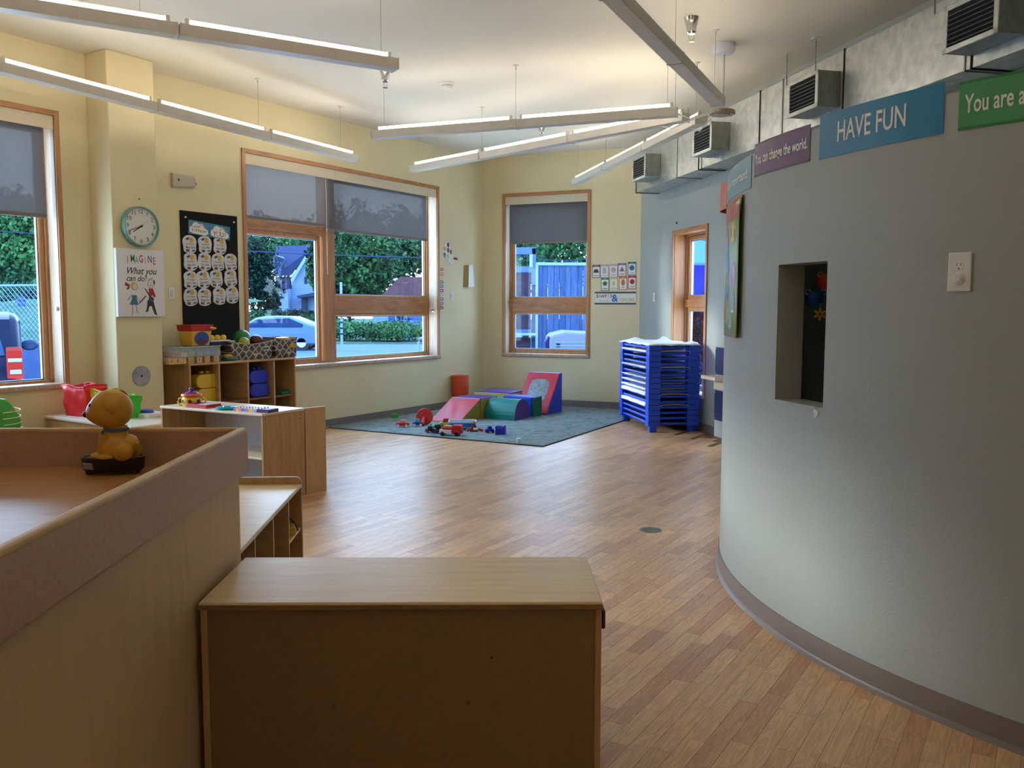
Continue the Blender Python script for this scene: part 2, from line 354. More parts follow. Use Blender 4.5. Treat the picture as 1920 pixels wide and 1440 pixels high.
# ---------------------------------------------------------------- windows
def bar(b,u0,u1,z0,z1,y0,y1): b.box(u0,u1,y0,y1,z0,z1)
def window(name,w,u0,u1,z0,z1,cells,boards,lab='x'):
    root=bpy.data.objects.new(name,None); C.objects.link(root); root.matrix_world=wm(w); tag(root,kind='structure')
    cw_=.048
    b=MB(); bar(b,u0,u0+cw_,z0,z1,0.001,.018); bar(b,u1-cw_,u1,z0,z1,.001,.018); b.build('side_casing',m_pinev,root,.003)
    b=MB(); bar(b,u0,u1,z1-cw_,z1,.001,.019); b.build('head_casing',m_pine,root,.003)
    b=MB(); bar(b,u0,u1,z0,z0+.045,-TH+.01,.035); b.build('sill',m_jamb,root,.006)
    i0,i1,j0,j1=u0+cw_,u1-cw_,z0+.045,z1-cw_
    b=MB(); bar(b,i0-.012,i0+.006,j0,j1,-.155,.0); bar(b,i1-.006,i1+.012,j0,j1,-.155,.0); bar(b,i0,i1,j1-.006,j1+.01,-.155,0); b.build('jamb',m_jamb if w!=3 else wood('amber_jamb',(176,116,62),(150,94,46),st=(14,14,1),ns=3),root)
    b=MB(); bar(b,i0-.012,i0+.03,j0,j1,-.25,-.155); bar(b,i1-.03,i1+.012,j0,j1,-.25,-.155); bar(b,i0,i1,j0,j0+.025,-.25,-.155); bar(b,i0,i1,j1-.03,j1+.01,-.25,-.155); b.build('frame',m_pinev,root,.002)
    for (a,c,d,e) in boards:
        vert=(e-d)>(c-a); b=MB(); bar(b,a,c,d,e,-.26,-.15); b.build('mullion' if vert else 'transom',m_pinev if vert else m_pine,root,.003)
    for (a,c,d,e) in cells:      # glass limits
        s=.055; b=MB()
        for k,(q,y0,y1) in enumerate(((s,-.235,-.175),(s*.55,-.235,-.188))):
            bar(b,a-q,a,d-q,e+q,y0,y1-(0 if k==0 else 0)) if k==0 else None
            if k==0: bar(b,c,c+q,d-q,e+q,y0,y1); bar(b,a-q,c+q,d-q,d,y0,y1+.001); bar(b,a-q,c+q,e,e+q,y0,y1+.001)
        sa=b.build('sash',m_pinev,root,.006)
        b=MB(); t_=.012
        bar(b,a,a+t_,d,e,-.22,-.196); bar(b,c-t_,c,d,e,-.22,-.196); bar(b,a,c,d,d+t_,-.22,-.196); bar(b,a,c,e-t_,e,-.22,-.196); b.build('glazing_bead',m_alu,sa)
        b=MB(); bar(b,a,c,d,e,-.212,-.209); b.build('pane',m_glass,sa)
    return root
w2=window('window_2',1,1.14,4.73,WS,WH,[(3.42,4.56,.87,2.34),(1.245,3.10,1.665,3.1),(1.245,3.10,.85,1.39)],
  [(3.16,3.345,.80,3.2),(3.345,4.68,2.40,2.53),(1.19,3.16,1.435,1.61)])
w1=window('window_1',1,6.79,10.37,WS,WH,[(6.915,8.07,.83,3.08),(8.42,10.24,1.665,3.1),(8.42,10.24,.85,1.39)],
  [(8.15,8.34,.80,3.2),(8.34,10.3,1.435,1.61)])
w3=window('window_3',2,-1.768,-.34,WS-.01,WH,[(-1.65,-.465,1.67,3.09),(-1.65,-.465,.86,1.41)],[(-1.72,-.385,1.448,1.645)])
w4=window('window_4',3,-2.303,-1.226,.40,2.515,[(-2.15,-1.37,1.665,2.38),(-2.15,-1.37,.5,1.47)],[(-2.26,-1.27,1.515,1.615)])
def knob(w,u,y,z,root):
    b=MB(); m=WI[w]@wpos(w,u,y,z); b.lathe([(.001,0),(.02,0),(.02,.006),(.009,.008),(.009,.02),(.02,.024),(.02,.036),(.001,.04)],12,mat=Matrix.Translation(m)@Matrix.Rotation(PI/2,4,'Y')); b.build('latch',m_chrome,root,smooth=True)
knob(1,1.19,-.06,1.46,w2); knob(1,6.83,-.05,1.48,w1)
b=MB(); mk=Matrix.Translation((-.39,-.06,1.6))@Matrix.Rotation(-PI/2,4,'Y'); b.lathe([(.001,0),(.018,0),(.018,.03),(.001,.034)],12,mat=mk); b.build('latch',m_chrome,w3,smooth=True)
# roller shades
def shade(w,u0,u1,zb,lab,zt=3.085,y=-.075):
    t=thing('roller_shade',lab,'roller shade',mat=wm(w,(u0+u1)/2,y,zb),group='grey roller shades in the windows'); h=(u1-u0)/2
    b=MB(); n=14; 
    for i in range(n+1):
        for j in range(9):
            z=(zt+.05-zb)*j/8; b.v.append((-h+2*h*i/n,.006*math.sin(i*1.9+w)*(1-j/8),z))
    for i in range(n):
        for j in range(8): b.f.append((i*9+j,(i+1)*9+j,(i+1)*9+j+1,i*9+j+1)); b.mi.append(0)
    b.build('shade_fabric',m_shade,t,smooth=True)
    MB().box(-h,h,-.006,.012,-.004,.03).build('hem_bar',M('hem_grey',(120,114,108),.7),t,.003)
    b=MB()
    b.tube([(h+.012,.005,zt-zb),(h+.014,.01,(zt-zb)*.5),(h+.012,.012,-.55)],.0022,5); b.build('bead_chain',m_white,t)
    return t
shade(1,3.37,4.67,2.50,'short grey roller shade over the tall left pane of the wide window')
shade(1,1.33,3.345,2.46,'wide grey roller shade with crease lines over the right half of the wide window')
shade(1,6.90,8.14,2.30,'long grey roller shade pulled low in the window at the left edge')
shade(1,8.36,10.28,2.30,'wide grey roller shade in the far half of the left window')
shade(2,-1.72,-.44,2.49,'narrow grey roller shade in the single window of the back wall')
def valance(w,u0,u1,lab,joint=None):
    t=thing('shade_valance',lab,'valance',mat=wm(w,(u0+u1)/2,0,3.145))
    h=(u1-u0)/2; spans=[(-h,h)] if joint is None else [(-h,joint-(u0+u1)/2-.001),(joint-(u0+u1)/2+.001,h)]
    for a,c in spans: MB().box(a,c,-.012,.002,-.062,.062).build('fascia',m_cream,t,.002)
    MB().box(-h,h,-.12,-.012,.03,.062).build('bracket',m_cream,t)
valance(1,1.19,4.68,'long cream shade valance with a joint across the wide window',3.27)
valance(1,6.84,10.3,'cream shade valance over the window at the left edge')
valance(2,-1.72,-.385,'cream shade valance over the back wall window')
# ---------------------------------------------------------------- ceiling duct
du=thing('air_duct','long rectangular galvanised air duct running under the ceiling along the grey wall','air duct',mat=wm(3,0,.165,3.335))
us=[-.69,-2.1,-2.72,-2.80,-4.13,-4.56,-5.53,-6.92,-6.98,-8.6,-10.6]
for i in range(len(us)-1):
    MB().box(us[i+1]+.004,us[i]-.004,-.165,.165,-.265,.265).build('duct_section',m_galv,du,.002)
for i,u in enumerate(us):
    MB().box(u-.006,u+.006,-.165,.172,-.273,.272).build('joint_flange',m_galvd if i%2 else m_dark,du)
for i,uc in enumerate((-1.33,-3.25,-5.25,-7.2,-9.2)):
    o=MB().box(uc-.235,uc+.235,.166,.365,-.185,.105).build('vent_box',m_galvd,du,.003)
    b=MB(); x0,x1,z0,z1=uc-.24,uc+.24,-.19,.11
    for q in ((x0,x1,z0,z0+.035),(x0,x1,z1-.035,z1),(x0,x0+.04,z0,z1),(x1-.04,x1,z0,z1)): b.box(q[0],q[1],.366,.376,q[2],q[3])
    b.build('grille_frame',m_galv,o,.003); MB().box(x0+.04,x1-.04,.3655,.3665,z0+.035,z1-.035).build('grille_back',m_dark,o)
    for k in range(7):
        z=z0+.052+k*.0300
        MB().box(x0+.04,x1-.04,-.001,.001,-.011,.011,mat=Matrix.Translation((0,.372,z))@Matrix.Rotation(R(50),4,'X')@Matrix.Translation((0,0,0))).build('louver',m_galvd,o)
for px,u in ((1459,-4.62),(1525,-5.1),(1300,-2.4),(1700,-6.6)):
    MB().tube([(u,.168,.2),(u,.168,.475)],.004,6).build('hanger_rod',m_galvd,du)
    MB().box(u-.03,u+.03,.14,.2,.476,.482).build('ceiling_plate',m_white,du)
# ---------------------------------------------------------------- lights on cables
m_tube=M('lit_tube',(255,250,240),.3,emit=(255,244,228),es=TUBE_STRENGTH)
m_chan=M('fixture_enamel',(214,206,192),.35,n=.04,ns=6)
m_cable=M('steel_cable',(150,145,135),.4,.5)
ZT=3.33
def light_run(lab,segs,cables,ends=(.05,.05)):
    """segs: [((x,y),(x,y))] tube end points"""
    a=Vector(segs[0][0]); z=Vector(segs[-1][1]); d=(z-a).normalized(); base=a
    mat=Matrix.Translation((a.x,a.y,ZT))@Matrix.Rotation(math.atan2(d.y,d.x),4,'Z')
    t=thing('pendant_light',lab,'light',mat=mat,group='long tube lights hung from the ceiling')
    prev=None
    for (p,q) in segs:
        s0=(Vector(p)-a).dot(d); s1=(Vector(q)-a).dot(d)
        # channel: tapered housing with raised top ridge
        e0=s0-.066; e1=s1+.066
        prof=[(-.060,-.045),(-.052,-.105),(.052,-.105),(.060,-.045),(.060,-.030),(.03,-.025),(.022,-.022),(-.022,-.022),(-.03,-.025),(-.060,-.030)]
        MB().prism(prof,e0,e1,'x').build('channel',m_chan,t,.002)
        MB().prism([(-.063,-.028),(-.063,-.108),(.063,-.108),(.063,-.028)],e0-.008,e0+.004,'x').build('end_cap',m_chan,t)
        MB().prism([(-.063,-.028),(-.063,-.108),(.063,-.108),(.063,-.028)],e1-.004,e1+.008,'x').build('end_cap',m_chan,t)
        for s in (s0-.02,s1+.02):
            MB().box(s-.014,s+.014,-.016,.016,-.035,.02).build('lampholder',m_chan,t,.004)
        b=MB(); b.tube([(s0,0,0),(s1,0,0)],.0135,12); b.build('tube',m_tube,t,smooth=True)
    for c in cables:
        s=(Vector(c)-a).dot(d)
        MB().tube([(s,0,-.03),(s,0,CEIL-ZT)],.0018,5).build('cable',m_cable,t)
        MB().lathe([(.001,0),(.007,0),(.007,.035),(.028,.04),(.03,.045),(.001,.045)],12,(s,0,CEIL-ZT-.046)).build('ceiling_mount',m_chan,t,smooth=True)
    return t
dA=(Vector((-.918,6.452))-Vector((-2.08,5.755))).normalized(); A0=Vector((-2.08,5.755))
light_run('top left pendant tube light with blue sky shining on its underside',
  [(tuple(A0-dA*1.48-dA*1.28),tuple(A0-dA*1.48)),(tuple(A0-dA*.16-dA*1.3+dA*0),tuple(A0-dA*.16)),(tuple(A0),(-.918,6.452))] if False else
  [(tuple(A0-dA*2.95),tuple(A0-dA*1.6)),(tuple(A0-dA*1.45),tuple(A0-dA*.16)),(tuple(A0),(-.918,6.452))],[tuple(A0-dA*.3),(-.95,6.43),tuple(A0-dA*2.6)])
B0=Vector((-3.781,6.624)); dB=(Vector((-1.9,10.42))-B0).normalized()
light_run('pendant tube light running along the yellow window wall',
  [(tuple(B0-dB*1.44),tuple(B0-dB*.15)),(tuple(B0),tuple(B0+dB*1.29)),(tuple(B0+dB*1.44),tuple(B0+dB*2.73)),(tuple(B0+dB*2.88),tuple(B0+dB*4.23))],[(-2.505,8.977),(-1.93,10.2),(-3.8,6.5)])
HUB=Vector((1.86,7.84))
dC=(Vector((1.726,7.515))-Vector((.694,5.331))).normalized(); E=Vector((1.726,7.515))
light_run('nearest pendant tube light slanting across the upper right to the hub',
  [(tuple(E-dC*7.1),tuple(E-dC*5.8)),(tuple(E-dC*5.66),tuple(E-dC*4.37)),(tuple(E-dC*4.23),tuple(E-dC*2.86)),(tuple(E-dC*2.70),tuple(E-dC*1.41)),(tuple(E-dC*1.27),tuple(E))],[(1.70,7.45),tuple(E-dC*1.35),tuple(E-dC*4)])
dD=(Vector((1.416,8.001))-Vector((-1.342,9.03))).normalized(); E=Vector((1.416,8.001))
light_run('pendant tube light of two tubes, highest of the three fanning left from the hub',[(tuple(E-dD*2.96),tuple(E-dD*1.55)),(tuple(E-dD*1.40),tuple(E))],[(-1.31,9.02),(1.40,8.01),tuple(E-dD*1.48)])
dE=(Vector((1.146,8.675))-Vector((-1.227,11.185))).normalized(); E=Vector((-1.227,11.185))
light_run('middle pendant tube light of the three fanning left from the hub',[(tuple(E),tuple(E+dE*1.2)),(tuple(E+dE*1.34),tuple(E+dE*2.60)),(tuple(E+dE*2.74),tuple(E+dE*4.05))],[tuple(E+dE*.05),tuple(E+dE*1.27),tuple(E+dE*4.0)])
dF=(Vector((1.678,8.718))-Vector((.898,12.321))).normalized(); E=Vector((.898,12.321))
light_run('farthest pendant tube light pointing at the vent on the back wall',[(tuple(E),tuple(E+dF*1.23)),(tuple(E+dF*1.37),tuple(E+dF*2.62)),(tuple(E+dF*2.76),tuple(E+dF*4.05))],[tuple(E+dF*.05),tuple(E+dF*1.3),tuple(E+dF*4.)])
light_run('added tube light overhead near the camera, out of view',[((-5.1,2.23),(-3.75,2.56)),((-3.6,2.6),(-2.4,2.9)),((-2.25,2.94),(-1.05,3.24))],[(-5,2.25),(-1.15,3.2)])  # unseen lamp added to brighten the near part of the room
light_run('added unseen tube light behind the camera',[((-3.6,-1.2),(-2.4,-.9)),((-2.25,-.86),(-1.05,-.56)),((-.9,-.52),(.3,-.22)),((.45,-.18),(1.65,.12)),((1.8,.16),(3.0,.46))],[(-3.5,-1.18),(2.9,.44)])  # unseen run added behind the camera as fill light
light_run('second added unseen tube light behind the camera',[((-3.6,.1),(-2.4,.4)),((-2.25,.44),(-1.05,.74)),((-.9,.78),(.3,1.08)),((.45,1.12),(1.65,1.42))],[(-3.5,.12),(1.6,1.4)])  # another added fill run, lifts the floor and curved wall
t=thing('light_hub','white ceiling canopy and rod holding a round junction disc','light hub',(HUB.x,HUB.y,3.22))
MB().lathe([(.001,CEIL-3.22),(.095,CEIL-3.22),(.100,CEIL-3.235),(.098,CEIL-3.28),(.075,CEIL-3.305),(.02,CEIL-3.31),(.001,CEIL-3.31)],28).build('canopy',M('pale_canopy',(222,222,232),.35),t,smooth=True)
MB().tube([(0,0,.03),(0,0,CEIL-3.30)],.012,10).build('rod',m_white,t,smooth=True)
MB().lathe([(.001,.03),(.10,.03),(.112,.022),(.112,-.005),(.10,-.012),(.07,-.008),(.065,-.018),(.001,-.018)],32).build('junction_disc',M('disc_metal',(176,160,146),.3,.4),t,smooth=True)
for i,q in enumerate(((1.726,7.515),(1.416,8.001),(1.25,8.55),(1.70,8.65))):
    v=Vector(q)-HUB; pts=[(v.x*.95,v.y*.95,.05),(v.x*.6,v.y*.6,-.01-.015*i),(v.x*.3,v.y*.3,.01),(v.x*.08,v.y*.08,.02)]
    MB().tube(pts,.006,6).build('cord',m_white,t,smooth=True)
# sprinklers, smoke alarm
def sprinkler(x,y,lab,s=1.):
    t=thing('sprinkler',lab,'sprinkler',(x,y,CEIL),group='chrome ceiling sprinklers')
    MB().lathe([(.001,0),(.042*s,0),(.040*s,-.012),(.024*s,-.065*s),(.026*s,-.075*s),(.02*s,-.085*s),(.001,-.085*s)],20).build('escutcheon',m_chrome,t,smooth=True)
    b=MB(); b.tube([(-.012*s,0,-.08*s),(-.016*s,0,-.105*s),(0,0,-.122*s)],.0022,6); b.tube([(.012*s,0,-.08*s),(.016*s,0,-.105*s),(0,0,-.122*s)],.0022,6); b.build('yoke',m_chrome,t)
    MB().lathe([(.001,-.122*s),(.018*s,-.122*s),(.018*s,-.126*s),(.001,-.126*s)],16).build('deflector',m_chrome,t)
    return t
p=onz(1297,33,CEIL); sprinkler(p.x,p.y,'chrome sprinkler beside the nearest light at upper right',1.5)
p=onz(1016,237,CEIL); sprinkler(p.x,p.y,'small chrome sprinkler between the two lower fanning lights',1.1)
p=onz(722,104,CEIL); p2=Vector((-1.0,6.9)); sprinkler(-1.246,8.672,'chrome sprinkler seen below the end of the top left light',1.4)
p=onz(838,156,CEIL); t=thing('smoke_detector','round white smoke detector on the middle of the ceiling','smoke detector',(p.x,p.y,CEIL))
MB().lathe([(.001,0),(.075,0),(.078,-.01),(.07,-.022),(.001,-.022)],28).build('mounting_base',m_white,t,smooth=True)
MB().lathe([(.001,-.022),(.055,-.024),(.06,-.032),(.052,-.034),(.052,-.038),(.058,-.04),(.05,-.055),(.02,-.062),(.001,-.062)],28).build('sensor_head',m_white,t,smooth=True)
# ================================================================ furniture
m_maple=wood('maple_laminate',(224,196,150),(214,182,136),st=(1.2,14,14),ns=2.5,rough=.33)
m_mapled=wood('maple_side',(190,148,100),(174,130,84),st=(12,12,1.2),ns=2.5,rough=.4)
m_edge=wood('maple_edge',(196,158,112),(180,140,96),st=(2,2,10),ns=2,rough=.4)
m_backp=M('tan_back_panel',(136,102,62),.6,n=.06,ns=40)
m_tray=wood('birch_laminate_tan',(186,134,84),(172,120,72),st=(2,8,8),ns=3,rough=.3)
m_taupe=wood('rose_beech_laminate',(184,148,124),(176,138,114),st=(1,2,2),ns=30,rough=.45)
m_body=wood('pale_beech_body',(208,176,132),(200,168,124),st=(9,9,1),ns=3,rough=.5)
m_lite=M('pale_back_panel',(206,206,210),.5)
m_screw=M('brass_screw',(120,84,50),.4,.7)
def V2(x,y): return Vector((x,y,0))
# --- low shelf in front: turned away, so its back panel shows
t=thing('low_shelf','low maple shelf in the foreground with its brown back panel facing out','shelf',(-.335,2.553,0),R(.8))
Wd,Dp,Hh=1.226,.480,.61; h=Wd/2
MB().box(-h,h,-.004,Dp,Hh-.022,Hh).build('top',m_maple,t,.006,seg=2); MB().box(-h-.001,h+.001,-.006,-.003,Hh-.0225,Hh-.007).build('edge_band',wood('brown_edge_band',(140,106,66),(120,88,52),st=(1,4,4),ns=5,rough=.45),t,.001)
for s in (-1,1): MB().box(s*h-s*.002,s*(h-.022),.006,Dp-.004,.04,Hh-.022).build('side_panel',m_mapled,t,.003)
bp=MB().box(-h+.022,h-.022,.012,.02,.05,Hh-.022).build('back_panel',m_backp,t)
MB().box(-h+.022,h-.022,.02,Dp-.01,.05,.07).build('bottom_shelf',m_maple,t); MB().box(-h+.022,h-.022,.02,Dp-.02,.31,.33).build('shelf',m_maple,t)
MB().box(-h+.01,h-.01,.02,Dp-.03,0,.045).build('plinth',m_mapled,t)
for px,py in ((626,1322),(878,1319)):
    d=ray(px,py); k=2.565/d.y; q=Vector((0,0,H))+d*k
    MB().lathe([(.001,0),(.0055,0),(.005,.003),(.001,.0035)],12,mat=Matrix.Translation((q.x+.335,.012,q.z))@Matrix.Rotation(PI/2,4,'X')).build('screw',m_screw,t,smooth=True)
MB().box(h-.001,h+.012,.02,.06,.515,.575).build('side_catch',M('brown_catch',(70,42,28),.5),t,.006,seg=2)
MB().lathe([(.001,0),(.004,0),(.001,.001)],8,mat=Matrix.Translation((.275,.0118,.43))@Matrix.Rotation(PI/2,4,'X')).build('nail_hole',m_dark,t)
# --- changing table at the left
t=thing('changing_table','tall wooden changing table with a raised rim around its tan top','changing table',(-.955,3.10,0),R(1.8))
L,D=1.55,1.95
MB().box(-L+.03,-.028,-D+.03,-.03,.0,.915).build('cabinet_body',m_body,t,.003)
# right side rim with rounded top corners
def rim(y0,y1,z0,z1,x0,x1,rad=.035):
    pl=[(y0,z0),(y1,z0)]+[(y1-rad+rad*math.sin(a),z1-rad+rad*math.cos(a)) for a in [PI/2*(1-k/6) for k in range(7)]]+[(y0+rad-rad*math.sin(a),z1-rad+rad*math.cos(a)) for a in [PI/2*k/6 for k in range(7)]]
    return MB().prism(pl,x0,x1,'x')
b=rim(-D,0,.903,1.07,-.024,0); b.build('rim_board',m_taupe,t,.008,seg=3)
b=rim(-D,0,.903,1.07,-L,-L+.024); b.build('rim_board',m_taupe,t,.008,seg=3)
for y in (-.024,-D): MB().box(-L+.024,-.024,y,y+.024,.903,1.066).build('rim_board',m_taupe,t,.008,seg=3)
m_band=wood('oak_edge_band',(206,172,118),(186,150,98),st=(1,1,1),ns=6,rough=.4)
for x0,x1 in ((-.0255,.0015),(-L-.0015,-L+.0255)): MB().box(x0,x1,-D+.03,-.03,1.052,1.0725).build('edge_band',m_band,t,.008,seg=3)
for y in (-.0255,-D-.0015): MB().box(-L+.03,-.03,y,y+.027,1.048,1.0685).build('edge_band',m_band,t,.008,seg=3)
MB().box(-L+.024,-.024,-D+.024,-.024,.916,.93).build('table_top',m_tray,t)
MB().box(-.03,-.0285,-.30,-.298,.62,.64).build('scratch',m_dark,t)
# --- low shelf beside it with raised far end
t=thing('cubby_shelf','low maple cubby shelf right of the changing table with a raised rounded end','shelf',(-1.205,3.05,0),R(3.2))
Wd,Dp,Hh=.40,1.33,.60; h=Wd/2
MB().box(-h,h,.02,Dp-.02,Hh-.02,Hh).build('top',m_maple,t,.005,seg=2)
for y in (0,Dp-.022):
    pl=[(-h,0),(h,0)]+[(h-.03+.03*math.sin(a),.635-.03+.03*math.cos(a)) for a in [PI/2*(1-k/5) for k in range(6)]]+[(-h+.03-.03*math.sin(a),.635-.03+.03*math.cos(a)) for a in [PI/2*k/5 for k in range(6)]]
    z1=.0 if y else -.03
    pl=[(a_,b_+(z1 if b_>.5 else 0)) for a_,b_ in pl]
    MB().prism(pl,y,y+.022,'y').build('end_panel',m_mapled,t,.004,seg=2)
MB().box(-h+.002,-h+.012,.022,Dp-.022,.04,Hh-.02).build('back_panel',m_backp,t)
MB().box(-h+.012,h-.01,.022,Dp-.022,.06,.078).build('bottom_shelf',m_maple,t)
for k in (1,2,3): MB().box(-h+.012,h-.004,k*Dp/4-.008,k*Dp/4+.008,.078,Hh-.02).build('divider',m_edge,t)
MB().box(-h+.012,h-.01,Dp*.75+.009,Dp-.0225,.36,.372).build('inner_shelf',m_maple,t)
cs=t
q=Matrix.Translation((-1.205,3.05,0))@Matrix.Rotation(R(3.2),4,'Z')@Vector((.13,1.17,.372))
y=thing('toy_phone','yellow block toy with a black cord inside the low cubby','toy',tuple(q),R(20))
MB().box(-.06,.06,-.04,.04,0,.045).build('body',M('yellow_toy',(214,186,50),.4),y,.006,seg=2)
MB().tube([(-.02,0,.045),(0,.0,.075),(.03,.0,.085),(.06,.01,.05),(.075,.0,.012)],.004,6).build('cord',m_black,y,smooth=True)
# --- white topped shelf in the middle distance (open front)
t=thing('open_shelf','maple shelf unit with white edged top carrying bright toys','shelf',(-1.879,6.464,0),R(180-28.4))
# local x runs left along the front, local -y goes back
Wd,Dp,Hh=1.12,.46,.70
m_wtop=M('pale_maple_top',(226,212,190),.3,n=.04,ns=3)
MB().box(-.004,Wd+.004,-Dp,.006,Hh-.02,Hh).build('top',m_wtop,t,.005,seg=2)
MB().box(0,.02,-Dp+.004,0,.0,Hh-.02).build('side_panel',m_mapled,t,.002); MB().box(Wd-.02,Wd,-Dp+.004,0,0,Hh-.02).build('side_panel',m_mapled,t,.002)
MB().box(.02,Wd-.02,-Dp+.01,-Dp+.018,.03,Hh-.02).build('back_panel',m_lite,t)
MB().box(.02,Wd-.02,-Dp+.02,-.01,.04,.06).build('bottom_shelf',m_wtop,t); MB().box(.02,Wd-.02,-Dp+.02,-.02,.34,.358).build('shelf',m_wtop,t,.003)
for zz in (.655,.62):
    for yy in (-.03,-Dp+.05): MB().lathe([(.001,0),(.006,0),(.001,.002)],8,mat=Matrix.Translation((-.0005,yy,zz))@Matrix.Rotation(-PI/2,4,'Y')).build('bolt',m_screw,t)
OS=t.matrix_basis.copy(); OS=Matrix.Translation((-1.879,6.464,0))@Matrix.Rotation(R(180-28.4),4,'Z')
t=thing('back_shelf','plain maple shelf unit standing against the rear of the toy topped shelf','shelf',(-1.655,6.87,0),R(45))
MB().box(0,.175,.02,.60,.60,.62).build('top',m_wtop,t,.003); MB().box(0,.19,0,.02,0,.698).build('side_panel',wood('maple_side_pale',(206,170,126),(196,158,112),st=(12,12,1.2),ns=2.5,rough=.4),t,.002)
MB().box(0,.19,.60,.62,0,.62).build('side_panel',m_mapled,t,.002); MB().box(0,.008,.02,.60,.02,.60).build('back_panel',m_backp,t); MB().box(.01,.17,.02,.60,.3,.318).build('shelf',m_maple,t); MB().box(.01,.17,.02,.60,.03,.05).build('bottom_shelf',m_maple,t)
for zz in (.62,.5,.35,.12): MB().lathe([(.001,0),(.004,0),(.001,.0015)],8,mat=Matrix.Translation((.15,-.0005,zz))@Matrix.Rotation(PI/2,4,'X')).build('bolt',m_screw,t)
# --- tall cubby unit on the window wall
t=thing('cubby_unit','tall maple unit of four cubbies under the black birthday board','shelf',mat=wm(1,5.09,0,0))
h,Dp,Hh=.71,.42,.94
MB().box(-h,h,.02,Dp,Hh-.022,Hh).build('top',m_edge,t,.004,seg=2)
MB().box(h-.02,h,.02,Dp-.004,0,Hh-.022).build('side_panel',m_mapled,t,.002); MB().box(-h,-h+.02,.02,Dp-.004,0,Hh-.022).build('side_panel',m_mapled,t,.002)
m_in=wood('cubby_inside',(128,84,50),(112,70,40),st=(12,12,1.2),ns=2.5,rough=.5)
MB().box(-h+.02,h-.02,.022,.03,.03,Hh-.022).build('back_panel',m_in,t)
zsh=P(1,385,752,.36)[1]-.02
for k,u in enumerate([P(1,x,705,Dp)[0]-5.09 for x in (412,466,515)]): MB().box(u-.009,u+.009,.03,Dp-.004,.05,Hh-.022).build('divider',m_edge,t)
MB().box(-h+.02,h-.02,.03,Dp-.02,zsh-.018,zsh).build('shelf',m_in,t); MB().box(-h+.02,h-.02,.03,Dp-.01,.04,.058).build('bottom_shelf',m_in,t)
# --- low table under the left window
t=thing('low_table','low pale table under the left window holding colour bags','table',(-4.21,7.70,0),R(-34))
MB().box(0,1.35,0,.50,.505,.53).build('table_top',m_wtop,t,.006,seg=2)
MB().box(.03,1.32,.02,.04,.40,.505).build('apron',m_mapled,t); MB().box(.03,.05,.04,.48,.40,.505).build('apron',m_mapled,t)
for x in (.05,1.30):
    for y in (.06,.45): MB().prism([(x-.02,y-.02),(x+.02,y-.02),(x+.02,y+.02),(x-.02,y+.02)],0,.505).build('leg',m_mapled,t,.003)
# ---------------------------------------------------------------- things on the tables
def bag(lab,px,py,wd,ht_,dp,col,rz,z=.53):
    p=onz(px,py,z); t=thing('fabric_bin',lab,'bin',(p.x,p.y,z),rz,group='bright fabric bins on the low window table')
    m=M('fabric_%d_%d_%d'%col,col,.45,bump=.25,bs=14); m.node_tree.nodes['Principled BSDF'].inputs['Subsurface Weight'].default_value=.15
    b=MB(); n=8; k=6
    def q(f,s,r):  # wobbling wall points
        return None
    ring_=[]
    per=[(-wd/2+wd*i/n,-dp/2) for i in range(n)]+[(wd/2,-dp/2+dp*i/4) for i in range(4)]+[(wd/2-wd*i/n,dp/2) for i in range(n)]+[(-wd/2,dp/2-dp*i/4) for i in range(4)]
    N=len(per)
    for j in range(k+1):
        z_=ht_*j/k
        for i,(x,y) in enumerate(per): 
            w_=.008*math.sin(j*1.7+i*.9)+.006*math.sin(i*2.1-j); f=.86+.14*j/k
            b.v.append((x*f+w_*.4,y*f+w_,z_+(.012*math.sin(i*.8) if j==k else 0)))
    for j in range(k):
        for i in range(N): b.f.append((j*N+i,j*N+(i+1)%N,(j+1)*N+(i+1)%N,(j+1)*N+i)); b.mi.append(0)
    b.f.append(tuple(range(N))[::-1]); b.mi.append(0)
    o=b.build('bin_body',m,t,smooth=True); so=o.modifiers.new('s','SOLIDIFY'); so.thickness=.004
    b=MB(); b.tube([(x*1.01,y*1.01,ht_+.012*math.sin(i*.8)) for i,(x,y) in enumerate(per)],.006,6,closed=True); b.build('hem',m,t,smooth=True)
    return t
bag('large red fabric bin nearest the left window',160,778,.27,.27,.24,(214,30,36),R(-20))
bag('small yellow fabric bin behind the toy dog head',197,779,.21,.235,.17,(226,206,70),R(-15))
bag('bright green fabric bin at the right of the row',240,783,.17,.185,.16,(40,190,40),R(-30))
p=onz(283,777,.53); t=thing('toy_tray','stack of white papers topped by a blue toy on the low table','papers',(p.x,p.y-.1,.53),R(-25))
MB().box(-.15,.15,-.12,.12,0,.03).build('paper_stack',m_paper,t,.004); 
b=MB(); b.lathe([(.001,.03),(.075,.03),(.08,.04),(.07,.055),(.001,.055)],18,sy=.7); b.build('blue_toy',M('toy_blue',(34,80,180),.35),t,smooth=True)
